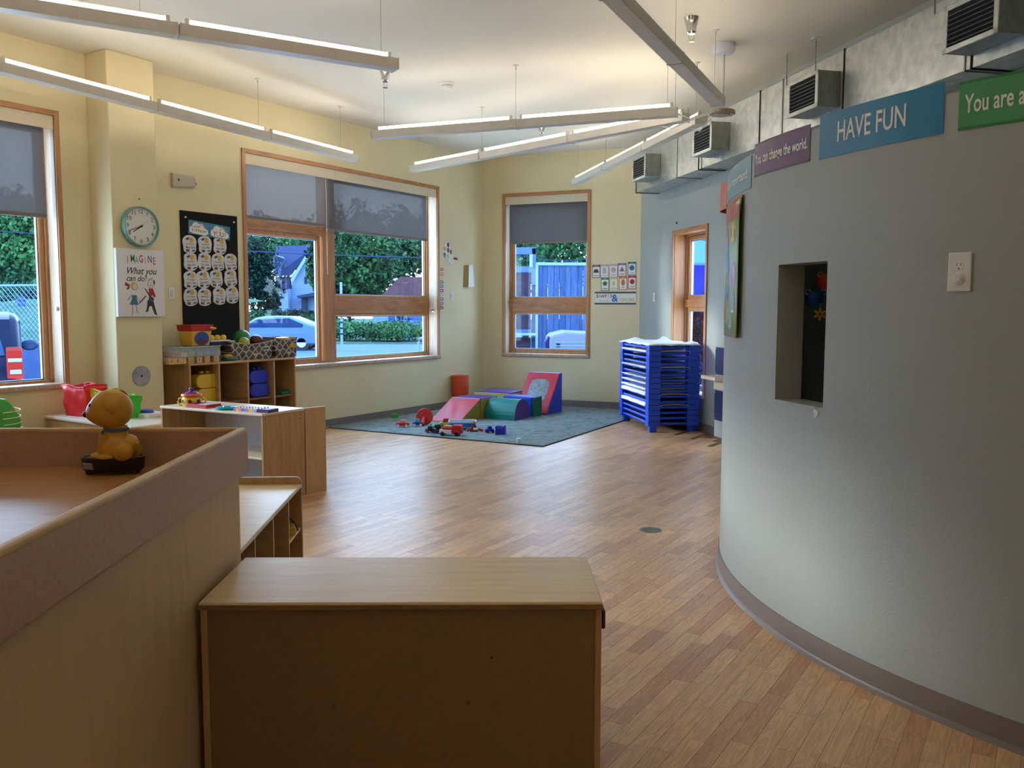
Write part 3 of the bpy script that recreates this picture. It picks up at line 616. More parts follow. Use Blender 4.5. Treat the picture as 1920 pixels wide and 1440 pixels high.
# green wire bead maze behind the changing table
p=onz(12,800,.53); t=thing('bead_maze','green wooden bead maze with yellow wires behind the changing table','toy',(p.x,p.y,.0))
MB().box(-.15,.10,-.1,.1,.0,.52).build('stand',m_mapled,t,.01)
mg=M('toy_green',(70,150,50),.4)
b=MB(); b.prism([(-.16,.0),(.11,.0),(.12,.06),(.10,.11),(.07,.15),(.04,.2),(0,.235),(-.06,.24),(-.12,.2),(-.16,.12)],-.012,.012,'y',mat=Matrix.Translation((0,0,.52))); b.build('leaf_board',mg,t,.004)
for k in range(3):
    pts=[(.02+.11*math.sin(a)*(1.0),-.02-.05*math.cos(a),.55+.05*k+.012*a) for a in [PI*j/8 for j in range(9)]]
    MB().tube(pts,.0035,6).build('wire',M('wire_yellow',(226,214,140),.4),t,smooth=True)
for k,c in enumerate(((-.05,.62),(.06,.66),(-.1,.56))): MB().sph((c[0],-.02,c[1]),.014).build('bead',M('bead_wood',(150,110,60),.5),t,smooth=True)
# --- toy dog on a black oval base, on the changing table
BZ=.93
p=onz(205,893,BZ); t=thing('toy_dog','tan bobble head toy dog sitting on a black oval wheeled base','toy',(p.x-.01,p.y+.055,BZ),R(8))
m_dog=M('dog_tan',(206,152,48),.38,n=.05,ns=20)
b=MB(); b.lathe([(.001,.010),(.092,.010),(.100,.018),(.103,.045),(.106,.058),(.100,.062),(.094,.060),(.092,.052),(.001,.052)],36,sx=1.0,sy=.52); b.build('base',m_black,t,smooth=True)
for x,y in ((-.075,-.02),(.075,-.02),(-.075,.02),(.075,.02)): MB().tube([(x,y-.006,.009),(x,y+.006,.009)],.009,12).build('wheel',m_black,t)
lb=MB(); lb.prism([(-.085,.024),(-.04,.020),(-.04,.042),(-.085,.046)],-.045,-.0425,'y'); lb.build('sticker',M('sticker_grey',(150,140,136),.5),t)
text('40',.018,M('ink',(60,50,50),.6),parent=t,loc=(-.048,-.0465,.033),ext=0)
MB().lathe([(.001,.055),(.020,.055),(.022,.059),(.001,.061)],16,(-.066,-.006,0),sy=.7).build('button',M('button_olive',(96,104,52),.4),t,smooth=True)
bd=bpy.data.meshes.new('body'); bo=bpy.data.objects.new('body',bd); C.objects.link(bo); bo.parent=t
mb=MB()  # sitting body: haunches, chest, neck in one skin
prof=[(.001,.052),(.046,.052),(.056,.062),(.060,.078),(.058,.095),(.050,.112),(.042,.125),(.037,.135),(.035,.150),(.036,.165),(.001,.170)]
mb.lathe(prof,24,(.012,0,0),sx=1.05,sy=.85)
mb.sph((.040,-.034,.080),.033,sx=1.1,sz=1.05); mb.sph((.03,.038,.078),.030,sx=1.15)
mb.sph((-.01,-.04,.062),.016,sx=2.2,sz=.75); mb.sph((-.045,-.02,.063),.016,sx=1.5,sz=.8); mb.sph((-.045,.02,.063),.016,sx=1.5,sz=.8)
mb.tube([(-.03,-.02,.068),(-.026,-.022,.10),(-.015,-.02,.135)],[.015,.016,.02],10); mb.tube([(-.03,.02,.068),(-.026,.022,.10),(-.015,.02,.135)],[.015,.016,.02],10)
mb.sph((.052,0,.094),.036,sy=1.1,sz=1.15); mb.tube([(.075,.0,.062),(.088,-.01,.085),(.084,-.02,.108)],[.012,.012,.006],10)
bpy.data.objects.remove(bo); mb.build('body',m_dog,t,smooth=True)
MB().lathe([(.0375,.146),(.040,.147),(.041,.152),(.040,.158),(.0375,.159)],24,(.012,0,0),sx=1.05,sy=.87).build('collar',M('collar_blue_grey',(78,98,112),.5),t,smooth=True)
MB().lathe([(.001,0),(.010,0),(.010,.003),(.001,.003)],12,mat=Matrix.Translation((-.029,0,.138))@Matrix.Rotation(-PI/2,4,'Y')).build('collar_tag',m_black,t)
hd=MB(); cx,cz=.0,.222   # head seen from behind its right cheek: muzzle points left
n,m=28,18
for i in range(n):
    a=2*PI*i/n
    for j in range(m+1):
        e=-PI/2+PI*j/m; x,y,z=math.cos(e)*math.cos(a),math.cos(e)*math.sin(a),math.sin(e)
        r=.066; mz=max(0,-x)**3*max(0,1-abs(z+.35)*1.1)*max(0,1-abs(y)*.9)
        r*=1+.30*mz; ck=max(0,1-abs(z+.3)*1.4)*.06*abs(y); r*=1+ck
        hd.v.append((cx+x*r*1.06,y*r*.95,cz+z*r*1.02))
for i in range(n):
    for j in range(m): hd.f.append((i*(m+1)+j,((i+1)%n)*(m+1)+j,((i+1)%n)*(m+1)+j+1,i*(m+1)+j+1)); hd.mi.append(0)
ho=hd.build('head',m_dog,t,smooth=True)
for s in (-1,1):
    e=MB(); pts=[]; 
    for j in range(7):
        u=j/6; w_=.027*math.sin(PI*min(1,.18+u*.80))
        for k in range(8):
            a=2*PI*k/8; pts.append((.012+w_*math.cos(a)+.012*u,s*(.045+.022*math.sin(PI*u*.8)+.006*math.sin(a)),.283-.075*u))
    for j in range(6):
        for k in range(8): e.f.append((j*8+k,j*8+(k+1)%8,(j+1)*8+(k+1)%8,(j+1)*8+k)); e.mi.append(0)
    e.v=pts; e.f+= [tuple(range(8)),tuple(range(48,56))]; e.mi+=[0,0]; e.build('ear',m_dog,ho,smooth=True)
MB().sph((-.083,0,.205),.011,sy=1.3).build('nose',M('nose_brown',(60,34,20),.3),ho,smooth=True)
for s in (-1,1): MB().sph((-.056,s*.030,.238),.008).build('eye',m_black,ho,smooth=True)
# --- toys on the open shelf top (z=.70)
TZ=.70
p=onz(360,762,TZ); t=thing('shape_jar','yellow shape sorter jar with orange rim and purple lid','toy',(p.x-.02,p.y+.05,TZ),R(10))
m_y=M('toy_yellow',(232,196,60),.35); m_o=M('toy_orange',(232,110,40),.35); m_p=M('toy_purple',(110,40,140),.35); m_hole=M('hole_brown',(96,40,20),.6)
MB().lathe([(.001,0),(.060,0),(.075,.02),(.080,.045),(.074,.065),(.062,.08),(.001,.08)],28).build('pot',m_y,t,smooth=True)
MB().lathe([(.060,.078),(.078,.080),(.082,.088),(.078,.098),(.055,.10),(.001,.10)],28).build('rim',m_o,t,smooth=True)
MB().lathe([(.001,.10),(.058,.10),(.045,.113),(.018,.120),(.014,.128),(.020,.138),(.016,.147),(.001,.150)],24).build('lid',m_p,t,smooth=True)
for s in (-1,1): MB().tube([(s*.066,0,.07),(s*.098,0,.06),(s*.108,0,.035),(s*.096,0,.008),(s*.07,0,.004)],.007,8).build('handle',m_y,t,smooth=True)
st=[( (.022 if k%2==0 else .010)*math.sin(PI*k/5),(.022 if k%2==0 else .010)*math.cos(PI*k/5)) for k in range(10)]
for a in (-90,-38,-142):
    MB().prism(st,0,.003,'z',mat=Matrix.Rotation(R(a),4,'Z')@Matrix.Translation((.0785,0,.042))@Matrix.Rotation(PI/2,4,'Y')).build('star_hole',m_hole,t)
def onC(px,py,z=TZ): return onz(px,py,z)
p=onC(385,762); t=thing('toy_book','flat red toy book with white printed panel on the shelf','toy',(p.x,p.y-.03,TZ),R(-27))
m_r=M('toy_red',(206,44,60),.35)
MB().box(-.115,.115,-.085,.085,0,.014).build('lower_cover',m_r,t,.004,seg=2); MB().box(-.110,.110,-.08,.08,.014,.026).build('upper_cover',M('toy_red_deep',(180,30,48),.35),t,.004,seg=2)
MB().box(.0,.10,-.06,.065,.026,.028).build('label',M('label_white',(225,215,215),.5),t); 
for k in range(4): MB().box(-.09+.024*k,-.074+.024*k,-.03,.02,.026,.0285).build('print_block',m_p,t)
p=onC(425,768); t=thing('toy_disc','round teal plastic toy on the shelf top','toy',(p.x,p.y,TZ),0)
MB().lathe([(.001,0),(.066,0),(.072,.006),(.072,.018),(.064,.024),(.001,.024)],28,sx=1.15,sy=.9).build('disc',M('toy_teal',(24,160,170),.3),t,smooth=True); MB().lathe([(.001,.024),(.03,.024),(.028,.03),(.001,.03)],16).build('button',M('toy_teal_l',(60,190,196),.3),t,smooth=True)
p=onC(480,771); t=thing('toy_keyboard','rainbow sided toy tray with small purple grid at its right end','toy',(p.x,p.y,TZ),R(-24))
cols=[(150,130,220),(240,210,120),(240,150,120),(110,130,230),(130,160,240),(230,120,170),(240,190,110),(150,220,190),(180,150,230)]
for k,c in enumerate(cols): MB().box(-.17+.025*k,-.17+.025*(k+1),-.06,.06,0,.022).build('side_block',M('rb%d'%k,c,.4),t)
MB().box(.055,.17,-.06,.06,0,.026).build('grid_tray',M('toy_violet',(84,40,120),.4),t,.002)
for j in range(3):
    for k in range(8): MB().lathe([(.001,0),(.007,0),(.006,.008),(.001,.009)],8,(-.155+.030*k+(.03 if k>5 else 0),-.035+.035*j,.022 if k<6 else .026)).build('peg',M('peg_cream',(232,220,180),.5),t)
# --- contents of the cubbies
def connector(u,z,col,lab,y=.30,n=2):
    t=thing('soft_connector',lab,'building toy',mat=wm(1,u,y,z)); m=M('conn_%d%d%d'%col,col,.4)
    b=MB(); w_=.10
    pl=[]
    for (cx_,cz_,a0) in ((w_-.03,.066,-90),(w_-.03,.082,0),(-w_+.03,.082,90),(-w_+.03,.066,180)):
        for k in range(5):
            a=R(a0+90*k/4); pl.append((cx_+.064*math.cos(a),cz_+.064*math.sin(a)))
    b.prism(pl,-.06,.06,'y'); b.build('lower_loop',m,t,.01,seg=2)
    MB().prism([(a,c+.148) for a,c in pl] if n>1 else pl,-.06,.06,'y').build('upper_loop',m,t,.01,seg=2) if n>1 else None
    for x in (-.05,.03): MB().lathe([(.001,.15*n),(.025,.15*n),(.023,.15*n+.022),(.001,.15*n+.022)],12,(x,0,0)).build('stud',m,t)
    return t
uE=lambda px,py,off=.3: P(1,px,py,off)
connector(uE(383,740)[0],zsh,(214,176,40),'yellow plastic loop connector in the first cubby')
connector(uE(480,740)[0],zsh,(24,44,190),'blue plastic loop connector in the third cubby')
u,z=uE(535,755); t=thing('green_blocks','green plastic blocks low in the fourth cubby','building toy',mat=wm(1,u,.3,zsh)); MB().box(-.09,.09,-.05,.05,0,.03).box(-.05,.03,-.03,.03,.03,.045).build('block',M('toy_green_d',(30,130,90),.4),t,.006)
# --- things on the cubby unit top (z=.94)
EZ=.94
m_wb=M('block_wood',(214,178,124),.5,n=.06,ns=30); m_ink=[M('ink_red',(170,60,40),.6),M('ink_black',(40,30,30),.6),M('ink_or',(214,130,50),.6)]
bl=['leftmost wooden letter block on the cubby top','second wooden letter block from the left, with a dark dot','third wooden block from the left','fourth wooden block with orange letter','fifth wooden block, seen through clear plastic','sixth wooden block in the row under the clear tray','rightmost wooden block under the clear tray']
for k,px in enumerate((319,330,341,356,371,386,403)):
    u,_=P(1,px,674,.36); t=thing('letter_block',bl[k],'block',mat=wm(1,u,.355+.0,EZ)@Matrix.Rotation(R(180),4,'Z'),group='wooden letter blocks on the cubby unit')
    MB().box(-.033,.033,-.033,.033,0,.062).build('cube',m_wb,t,.004)
    text('ABEGFHK'[k],.05,m_ink[k%3],parent=t,loc=(0,-.0335,.031))
u0,_=P(1,323,660,.40); u1,_=P(1,414,660,.40); um=(u0+u1)/2; hw=(u0-u1)/2
t=thing('clear_bin','clear shallow plastic tray of coloured shapes resting on wooden blocks','bin',mat=wm(1,um,.22,EZ+.064))
m_clear=M('clear_plastic',(225,232,235),.1,trans=.0,alpha=.25)
b=MB(); x0,x1,y0,y1=-hw,hw,-.15,.17
b.box(x0,x1,y0,y1,0,.004); b.box(x0,x1,y1-.004,y1,0,.10); b.box(x0,x1,y0,y0+.004,0,.10); b.box(x0,x0+.004,y0,y1,0,.10); b.box(x1-.004,x1,y0,y1,0,.10); b.build('tray_shell',m_clear,t)
MB().box(x0-.008,x1+.008,y1-.002,y1+.008,.096,.104).box(x0-.008,x1+.008,y0-.008,y0,.096,.104).box(x0-.008,x0,y0,y1,.096,.104).box(x1,x1+.008,y0,y1,.096,.104).build('tray_rim',M('clear_rim',(200,205,208),.25,alpha=.7),t)
for k,c in enumerate(((60,110,170),(60,110,170),(40,120,110),(90,150,60),(210,190,90),(190,70,60))):
    f=x0+.02+(x1-x0-.04)*k/6; MB().box(f,f+(x1-x0)/6-.012,.0,.155,.005,.05+.012*(k%2)).build('shape_piece',M('piece%d'%k,c,.45),t,.003)
MB().box(x0+.02,x0+hw,.0,.15,.055,.085).build('blue_book',M('piece_blue2',(50,90,160),.45),t); MB().box(x0+hw+.02,x1-.1,.0,.15,.06,.09).build('green_book',M('piece_green2',(90,140,110),.45),t)
u,_=P(1,371,645,.3); t=thing('lidded_bucket','yellow plastic bucket with red lid and a blue printed label','bucket',mat=wm(1,u,.26,EZ+.17)@Matrix.Rotation(PI,4,'Z'))
pl=lambda w0,w1,z0,z1,d0,d1:[(-w0,-d0,z0),(w0,-d0,z0),(w0,d0,z0),(-w0,d0,z0),(-w1,-d1,z1),(w1,-d1,z1),(w1,d1,z1),(-w1,d1,z1)]
FS=[(0,3,2,1),(4,5,6,7),(0,1,5,4),(1,2,6,5),(2,3,7,6),(3,0,4,7)]
b=MB(); b.add(pl(.105,.125,0,.15,.09,.105),FS); b.build('bucket_body',M('bucket_yellow',(224,176,60),.4),t,.008,seg=2)
b=MB(); b.add(pl(.128,.135,.15,.205,.108,.114),FS); b.box(-.142,.142,-.12,.12,.205,.213); b.build('lid',M('lid_red',(190,30,26),.35),t,.004)
MB().tube([(.10,-.11,.185),(.15,-.13,.175),(.155,-.05,.16)],.012,8).build('handle',M('bucket_yellow',(224,176,60)),t,smooth=True)
b=MB(); N=20; b.prism([(.086*math.cos(a)-.03*(math.cos(a)<0)*0,.074+.070*math.sin(a)) for a in [2*PI*k/N for k in range(N)]],-.1085,-.1035,'y'); b.build('round_label',M('label_blue',(40,66,140),.5),t)
MB().prism([(-.075,.03),(.02,.012),(.055,.05),(-.02,.075)],-.11,-.1086,'y').build('label_patch',M('label_maroon',(96,26,36),.5),t)
u,_=P(1,424,655,.2); t=thing('storage_tub','white storage tub with overhanging lid behind the clear tray','tub',mat=wm(1,u,.14,EZ))
MB().box(-.10,.09,-.10,.07,0,.17).build('tub_body',M('tub_white',(200,196,186),.5),t,.006,seg=2); MB().box(-.11,.10,-.11,.08,.17,.205).build('lid',M('tub_lid',(216,210,196),.5),t,.005,seg=2)
u,_=P(1,403,645,.25); t=thing('egg_toy','three yellow balls in a white toy carton beside the bucket','toy',mat=wm(1,u,.29,EZ+.17))
MB().box(-.12,.12,-.05,.05,0,.035).build('blue_tray',M('tray_navy',(26,34,96),.5),t,.004); MB().box(-.13,.13,-.055,.055,.035,.05).build('carton',m_white,t,.006)
for x in (-.075,0,.075): MB().sph((x,0,.072),.033).build('egg',m_y,t,smooth=True)
u,_=P(1,427,668,.3); t=thing('stacking_rings','yellow ring on a teal ring at the edge of the cubby top','toy',mat=wm(1,u,.33,EZ))
MB().lathe([(.03,0),(.075,0),(.085,.018),(.075,.036),(.03,.036)],28).build('teal_ring',M('ring_teal',(24,104,118),.4),t,smooth=True); MB().lathe([(.025,.036),(.056,.036),(.066,.052),(.056,.068),(.025,.068)],28).build('yellow_ring',m_y,t,smooth=True)
def basket_mat():
    m=M('basket_print',(150,138,128),.8); t=m.node_tree; b=t.nodes['Principled BSDF']; mp=[x for x in t.nodes if x.type=='MAPPING'][0]
    mp.inputs['Rotation'].default_value=(0,R(45),0); mp.inputs['Scale'].default_value=(1,.05,1); vo=t.nodes.new('ShaderNodeTexVoronoi'); vo.feature='DISTANCE_TO_EDGE'; vo.inputs['Scale'].default_value=15; vo.inputs['Randomness'].default_value=.35
    r=t.nodes.new('ShaderNodeValToRGB'); t.links.new(mp.outputs[0],vo.inputs['Vector']); t.links.new(vo.outputs['Distance'],r.inputs[0])
    e=r.color_ramp.elements; e[0].position=.0; e[0].color=(*lin((186,176,166)),1); e[1].position=.5; e[1].color=(*lin((24,20,20)),1)
    for p,c in ((.07,(180,170,160)),(.11,(64,56,52)),(.2,(96,88,84)),(.28,(52,46,44)),(.36,(84,76,72))):
        x=e.new(p); x.color=(*lin(c),1)
    t.links.new(r.outputs[0],b.inputs['Base Color']); return m
m_bask=basket_mat()
def basket(lab,u,wd,dp,ht_,hcol,y=.24):
    t=thing('fabric_basket',lab,'basket',mat=wm(1,u,y,EZ)@Matrix.Rotation(PI,4,'Z'),group='patterned fabric baskets on the cubby unit')
    per=[(-wd/2+wd*i/8,-dp/2) for i in range(8)]+[(wd/2,-dp/2+dp*i/6) for i in range(6)]+[(wd/2-wd*i/8,dp/2) for i in range(8)]+[(-wd/2,dp/2-dp*i/6) for i in range(6)]
    b=MB(); N=len(per); k=6
    for j in range(k+1):
        f=.90+.10*j/k
        for i,(x,y_) in enumerate(per):
            sag=(-.022*math.cos(x/wd*PI) if y_<0 else 0)*(j/k) + (.012*abs(x)/wd*2)*(j/k); b.v.append((x*f+.006*math.sin(j+i),y_*f-.008*math.sin(j*.9)*(1 if y_<0 else -1),ht_*j/k+sag))
    for j in range(k):
        for i in range(N): b.f.append((j*N+i,j*N+(i+1)%N,(j+1)*N+(i+1)%N,(j+1)*N+i)); b.mi.append(0)
    b.f.append(tuple(range(N))[::-1]); b.mi.append(0)
    o=b.build('basket_body',m_bask,t,smooth=True); s=o.modifiers.new('s','SOLIDIFY'); s.thickness=.005
    top=[b.v[k*N+i] for i in range(N)]; MB().tube([(p[0],p[1],p[2]+.002) for p in top],.005,6,closed=True).build('hem',M('hem_tan',(170,160,146),.8),t,smooth=True)
    pts=[(wd*.30+.036*math.cos(a)+(.018 if math.cos(a)>0 else -.018),-dp/2-.006,ht_*.62+.018*math.sin(a)) for a in [2*PI*j/16 for j in range(16)]]
    MB().tube(pts,.0045,6,closed=True).build('handle_ring',M('ring_%s'%hcol[0],hcol[1],.4),t,smooth=True)
    MB().prism([(q[0],q[2]) for q in pts],-dp/2-.005,-dp/2-.003,'y').build('handle_hole',M('hole_%s'%hcol[0],hcol[2],.6),t)
    return t
ua,_=P(1,432,660,.4); ub,_=P(1,514,660,.4); uc_,_=P(1,560,655,.4)
basket('left patterned fabric basket heaped with balls, pale handle ring',(ua+ub)/2,(ua-ub)-.02,.32,.185,('white',(214,220,214),(60,90,80)))
basket('right patterned fabric basket at the end of the cubby unit, yellow handle ring',(ub+uc_)/2-.005,(ub-uc_)-.03,.30,.215,('yellow',(226,196,80),(190,150,40)))
for lab,px,py,r,col,y in (('large green ball in the left patterned basket',457,634,.092,(40,130,60),.24),('yellow green knobbly ball in the left patterned basket',461,643,.062,(168,176,50),.36),('dark red ball in the left patterned basket',484,641,.078,(96,30,34),.27)):
    u,z=P(1,px,py,y); t=thing('play_ball',lab,'ball',mat=wm(1,u,y-.03,z),group='balls heaped in the patterned basket'); MB().sph((0,0,0),r,24,16).build('ball',M('ball_%d'%px,col,.3,bump=.4 if px==461 else 0,bs=120),t,smooth=True)
u,_=P(1,528,640,.25); t=thing('yellow_plate','yellow plastic toy sticking out of the right patterned basket','toy',mat=wm(1,u,.25,EZ+.17)); MB().lathe([(.001,.02),(.07,.025),(.085,.04),(.08,.05),(.001,.055)],20,sx=1.1).build('toy_dish',m_y,t,smooth=True)
# ================================================================ rug
m_rug=M('rug_pile',(96,112,112),.95,bump=.5,bs=200); tt=m_rug.node_tree; bb=tt.nodes['Principled BSDF']
mp=[x for x in tt.nodes if x.type=='MAPPING'][0]; mp.inputs['Rotation'].default_value=(0,0,R(25)); mp.inputs['Scale'].default_value=(1,3.2,1)
no=tt.nodes.new('ShaderNodeTexNoise'); no.inputs['Scale'].default_value=5.5; no.inputs['Detail'].default_value=9; no.inputs['Roughness'].default_value=.7; no.inputs['Distortion'].default_value=1.2; tt.links.new(mp.outputs[0],no.inputs['Vector'])
r=tt.nodes.new('ShaderNodeValToRGB'); tt.links.new(no.outputs['Fac'],r.inputs[0]); e=r.color_ramp.elements
e[0].position=.30; e[0].color=(*lin((54,64,98)),1); e[1].position=.72; e[1].color=(*lin((170,104,112)),1)
for p_,c in ((.38,(86,108,122)),(.44,(84,124,120)),(.48,(138,152,154)),(.54,(156,166,164)),(.58,(108,132,138)),(.63,(154,148,136)),(.67,(124,138,100))):
    x=e.new(p_); x.color=(*lin(c),1)
tt.links.new(r.outputs[0],bb.inputs['Base Color'])
rug=[(-2.285,10.70),(.337,9.27),(1.93,12.27),(1.84,12.685),(-.47,13.655)]
t=thing('area_rug','large worn blue grey patterned rug filling the far corner','rug',(0,0,0))
MB().prism(rug,0.0005,.009).build('pile',m_rug,t)
b=MB(); b.tube([(x,y,.006) for x,y in rug],.007,6,closed=True); b.build('bound_edge',M('rug_edge',(46,44,52),.9),t,smooth=True)
RZ=.0095
# ================================================================ soft play blocks, set out square to the window wall
BM=Matrix.Rotation(R(-30),4,'Z')
def vinyl(n,c): return M('vinyl_'+n,c,.38,n=.05,ns=5,bump=.25,bs=9)
v_red=vinyl('red',(200,44,58)); v_yel=vinyl('mustard',(150,132,40)); v_pur=vinyl('purple',(84,44,128)); v_teal=vinyl('teal',(0,128,122)); v_blu=vinyl('blue',(30,62,190)); v_gre=vinyl('green',(0,96,62)); v_cream=vinyl('cream',(196,180,110)); v_or=vinyl('orange',(214,74,34))
G2='soft vinyl play blocks on the rug'
def soft(name,lab,a,bb_,cat='play block'): return thing(name,lab,cat,mat=BM@Matrix.Translation((a,bb_,RZ)),group=G2)
t=soft('foam_ramp','low red and mustard vinyl foam ramp at the front left of the blocks',-6.36,9.25)
n=10; b=MB()
for i in range(n+1):
    for j in range(n+1):
        x=-.225+.45*i/n; y=.01+.50*j/n; z=.012+.258*j/n+.004*math.sin(i*1.3+j*.7)*math.sin(PI*i/n)*math.sin(PI*j/n)*2; b.v.append((x,y,z))
for i in range(n):
    for j in range(n): b.f.append((i*(n+1)+j,(i+1)*(n+1)+j,(i+1)*(n+1)+j+1,i*(n+1)+j+1)); b.mi.append(0)
b.build('slope_face',v_red,t,smooth=True)
MB().prism([(0,0),(.515,0),(.515,.258),(.505,.258),(0,.0)],-.224,.224,'x').build('wedge_body',v_yel,t,.004); MB().tube([(-.225,.512,.272),(.225,.512,.272)],.006,6).build('piping',M('piping_white',(220,206,206),.5),t)
t=soft('foam_block','mustard foam block with purple top behind the red ramp',-6.36,9.79)
MB().box(-.225,.225,0,.44,0,.262).build('block_body',v_yel,t,.008,seg=2); MB().box(-.224,.224,.001,.439,.258,.275).build('top_panel',v_pur,t,.006,seg=2)
t=soft('foam_arch','teal half round vinyl arch with purple ends',-5.895,9.87)
pf=[(.21+.21*math.cos(a)*(-1),.27*math.sin(a)**.8) for a in [PI*k/18 for k in range(19)]]
MB().prism(pf,-.225,.225,'x').build('arch_body',v_teal,t,smooth=False); MB().prism([(y*.985+.003,z*.985) for y,z in pf],.2255,.236,'x').build('end_panel',v_pur,t); MB().prism([(y*.985+.003,z*.985) for y,z in pf],-.236,-.2255,'x').build('end_panel',v_pur,t)
MB().tube([(.232,y,z+.002) for y,z in pf],.004,5).build('seam_piping',M('piping_grey',(140,150,150),.5),t)
t=soft('foam_block','blue foam block with dark green end beside the teal arch',-5.87,10.325)
MB().box(-.235,.225,0,.255,0,.275).build('block_body',v_blu,t,.018,seg=3); MB().box(.226,.25,.003,.252,.0,.272).build('end_panel',v_gre,t,.012,seg=2)
t=soft('foam_block','low cream foam block with purple top at the rear',-6.39,10.50)
MB().box(-.30,.30,0,.52,0,.285).build('block_body',v_cream,t,.008,seg=2); MB().box(-.299,.299,.001,.519,.28,.30).build('top_panel',v_pur,t,.006,seg=2)
t=soft('mirror_wedge','tall red and blue foam wedge with a grey mirror on its slope',-5.83,10.635)
MB().prism([(0,0),(.475,0),(.475,.56),(.40,.56)],-.25,.25,'x').build('wedge_body',v_blu,t,.006); 
sl=math.atan2(.56,.40); ml=math.hypot(.40,.56)
SMt=Matrix.Translation((0,0,0))@Matrix.Rotation(sl,4,'X')
b=MB(); b.box(-.25,.25,.01,ml-.01,.001,.016,mat=SMt); b.build('slope_panel',v_red,t,.006,seg=2)
N=24; b=MB()
def sq(a,r): 
    c,s=math.cos(a),math.sin(a); k=(abs(c)**4+abs(s)**4)**-.25; return r*c*k,r*s*k
b.prism([(sq(2*PI*k/N,.155)[0],ml*.55+sq(2*PI*k/N,.19)[1]) for k in range(N)],.0165,.019,'z',mat=SMt); b.build('mirror',M('scratched_mirror',(130,132,134),.35,.6,n=.3,ns=25,bump=.3,bs=50),t)
MB().prism([(.0,.0),(.02,0),(.07,.09),(.05,.095)],.2501,.2515,'x').build('loose_flap',v_red,t)
t=thing('foam_cylinder','upright orange vinyl foam cylinder by the window wall','play block',(-.775,12.96,RZ),group=G2)
MB().lathe([(.001,0),(.118,0),(.124,.01),(.124,.47),(.118,.482),(.10,.488),(.001,.488)],32).build('cylinder_body',v_or,t,smooth=True); MB().lathe([(.119,.476),(.127,.480),(.119,.484)],32).build('seam',v_or,t,smooth=True)
# ================================================================ small toys on the rug
def at(px,py): p=onz(px,py,RZ); return (p.x,p.y,RZ)
G3='small toys scattered on the rug'
def toy(name,lab,px,py,rz=0,cat='toy'): return thing(name,lab,cat,at(px,py),R(rz),G3)
TM={k:M('tc_'+k,c,.35) for k,c in dict(red=(196,24,34),blue=(24,44,170),green=(60,170,60),lime=(170,200,60),white=(225,228,230),black=(20,20,26),cyan=(30,140,220),teal=(60,160,150),brown=(120,60,40),pink=(224,150,140),yellow=(220,190,60)).items()}
def wheel(b,x,y,r=.018,w_=.014): b.tube([(x,y-w_/2,r),(x,y+w_/2,r)],r,12)
def toycar(lab,px,py,rz,col,wc='black',L=.14,W_=.08,Hc=.05,roof=None):
    t=toy('toy_car',lab,px,py,rz,'toy car'); MB().box(-L/2,L/2,-W_/2,W_/2,.018,.018+Hc*.6).build('body',TM[col],t,.008,seg=2)
    MB().add([(-L*.28,-W_*.42,.018+Hc*.6),(L*.28,-W_*.42,.018+Hc*.6),(L*.28,W_*.42,.018+Hc*.6),(-L*.28,W_*.42,.018+Hc*.6),(-L*.18,-W_*.34,.018+Hc*1.25),(L*.18,-W_*.34,.018+Hc*1.25),(L*.18,W_*.34,.018+Hc*1.25),(-L*.18,W_*.34,.018+Hc*1.25)],FS).build('cab',TM[roof or col],t,.004)
    for x in (-L*.33,L*.33):
        for y in (-W_/2,W_/2): b=MB(); wheel(b,x,y); b.build('wheel',TM[wc],t)
    return t
toycar('red toy car with white wheels at the left end of the rug',755,800,0,'red','white',.16,.09,.06,'pink')
toycar('small blue toy car touching the red spool',783,799,5,'blue','white',.12,.08,.06,'teal')
toycar('tiny black toy car left of the toy pile',806,811,20,'black','red',.10,.07,.05)
toycar('dark blue toy car in front of the toy pile',821,812,-70,'black','blue',.14,.09,.07)
toycar('lime and red toy car behind the red truck',836,800,10,'lime','red',.16,.09,.07,'red')
toycar('small blue toy car between the brown toy and the blue castle',918,811,15,'blue','black',.10,.07,.05)
t=toy('toy_plane','teal and pale blue toy plane lying in the pile',818,807,30); MB().sph((0,0,.04),.03,14,8,sx=2.6).build('fuselage',TM['teal'],t,smooth=True); MB().box(-.02,.03,-.10,.10,.035,.045).build('wing',TM['green'],t,.004); MB().box(-.08,-.06,-.008,.008,.04,.09).build('tail_fin',TM['teal'],t,.003)
t=toy('toy_truck','red toy fire truck with a white side in the front of the pile',846,816,-12); MB().box(-.13,.02,-.06,.06,.025,.07).build('white_bed',TM['white'],t,.006,seg=2); MB().box(.02,.13,-.065,.065,.02,.125).build('cab',TM['red'],t,.012,seg=2); MB().box(-.10,.02,-.05,.05,.07,.10).build('red_load',TM['red'],t,.008,seg=2)
MB().box(-.08,.0,-.03,.03,.10,.115).build('ladder',TM['pink'],t,.003)
for x in (-.09,.08):
    for y in (-.062,.062): b=MB(); wheel(b,x,y,.024,.018); b.build('wheel',TM['black'],t)
t=toy('toy_boat','blue tub toy with a white rim beside the ramp',867,805,0)
b=MB(); b.add(pl(.13,.16,.0,.09,.06,.08),FS); b.build('hull',TM['cyan'],t,.012,seg=2)
b=MB(); 
for q in ((-.175,.175,-.09,-.075),(-.175,.175,.075,.09),(-.175,-.155,-.09,.09),(.155,.175,-.09,.09)): b.box(*q,.088,.105)
b.build('rim',TM['white'],t,.005,seg=2); MB().box(-.13,.13,-.068,-.064,.03,.04).build('stripe',TM['white'],t)
MB().prism([(-.175,.09),(.175,.09),(.16,.115),(-.16,.115)],.078,.09,'y').build('back_lip',TM['white'],t,.004)
t=toy('toy_spool','red plastic disc with a cone handle leaning against the ramp',796,797,0); Mx=Matrix.Translation((0,.03,.105))@Matrix.Rotation(R(78),4,'X')
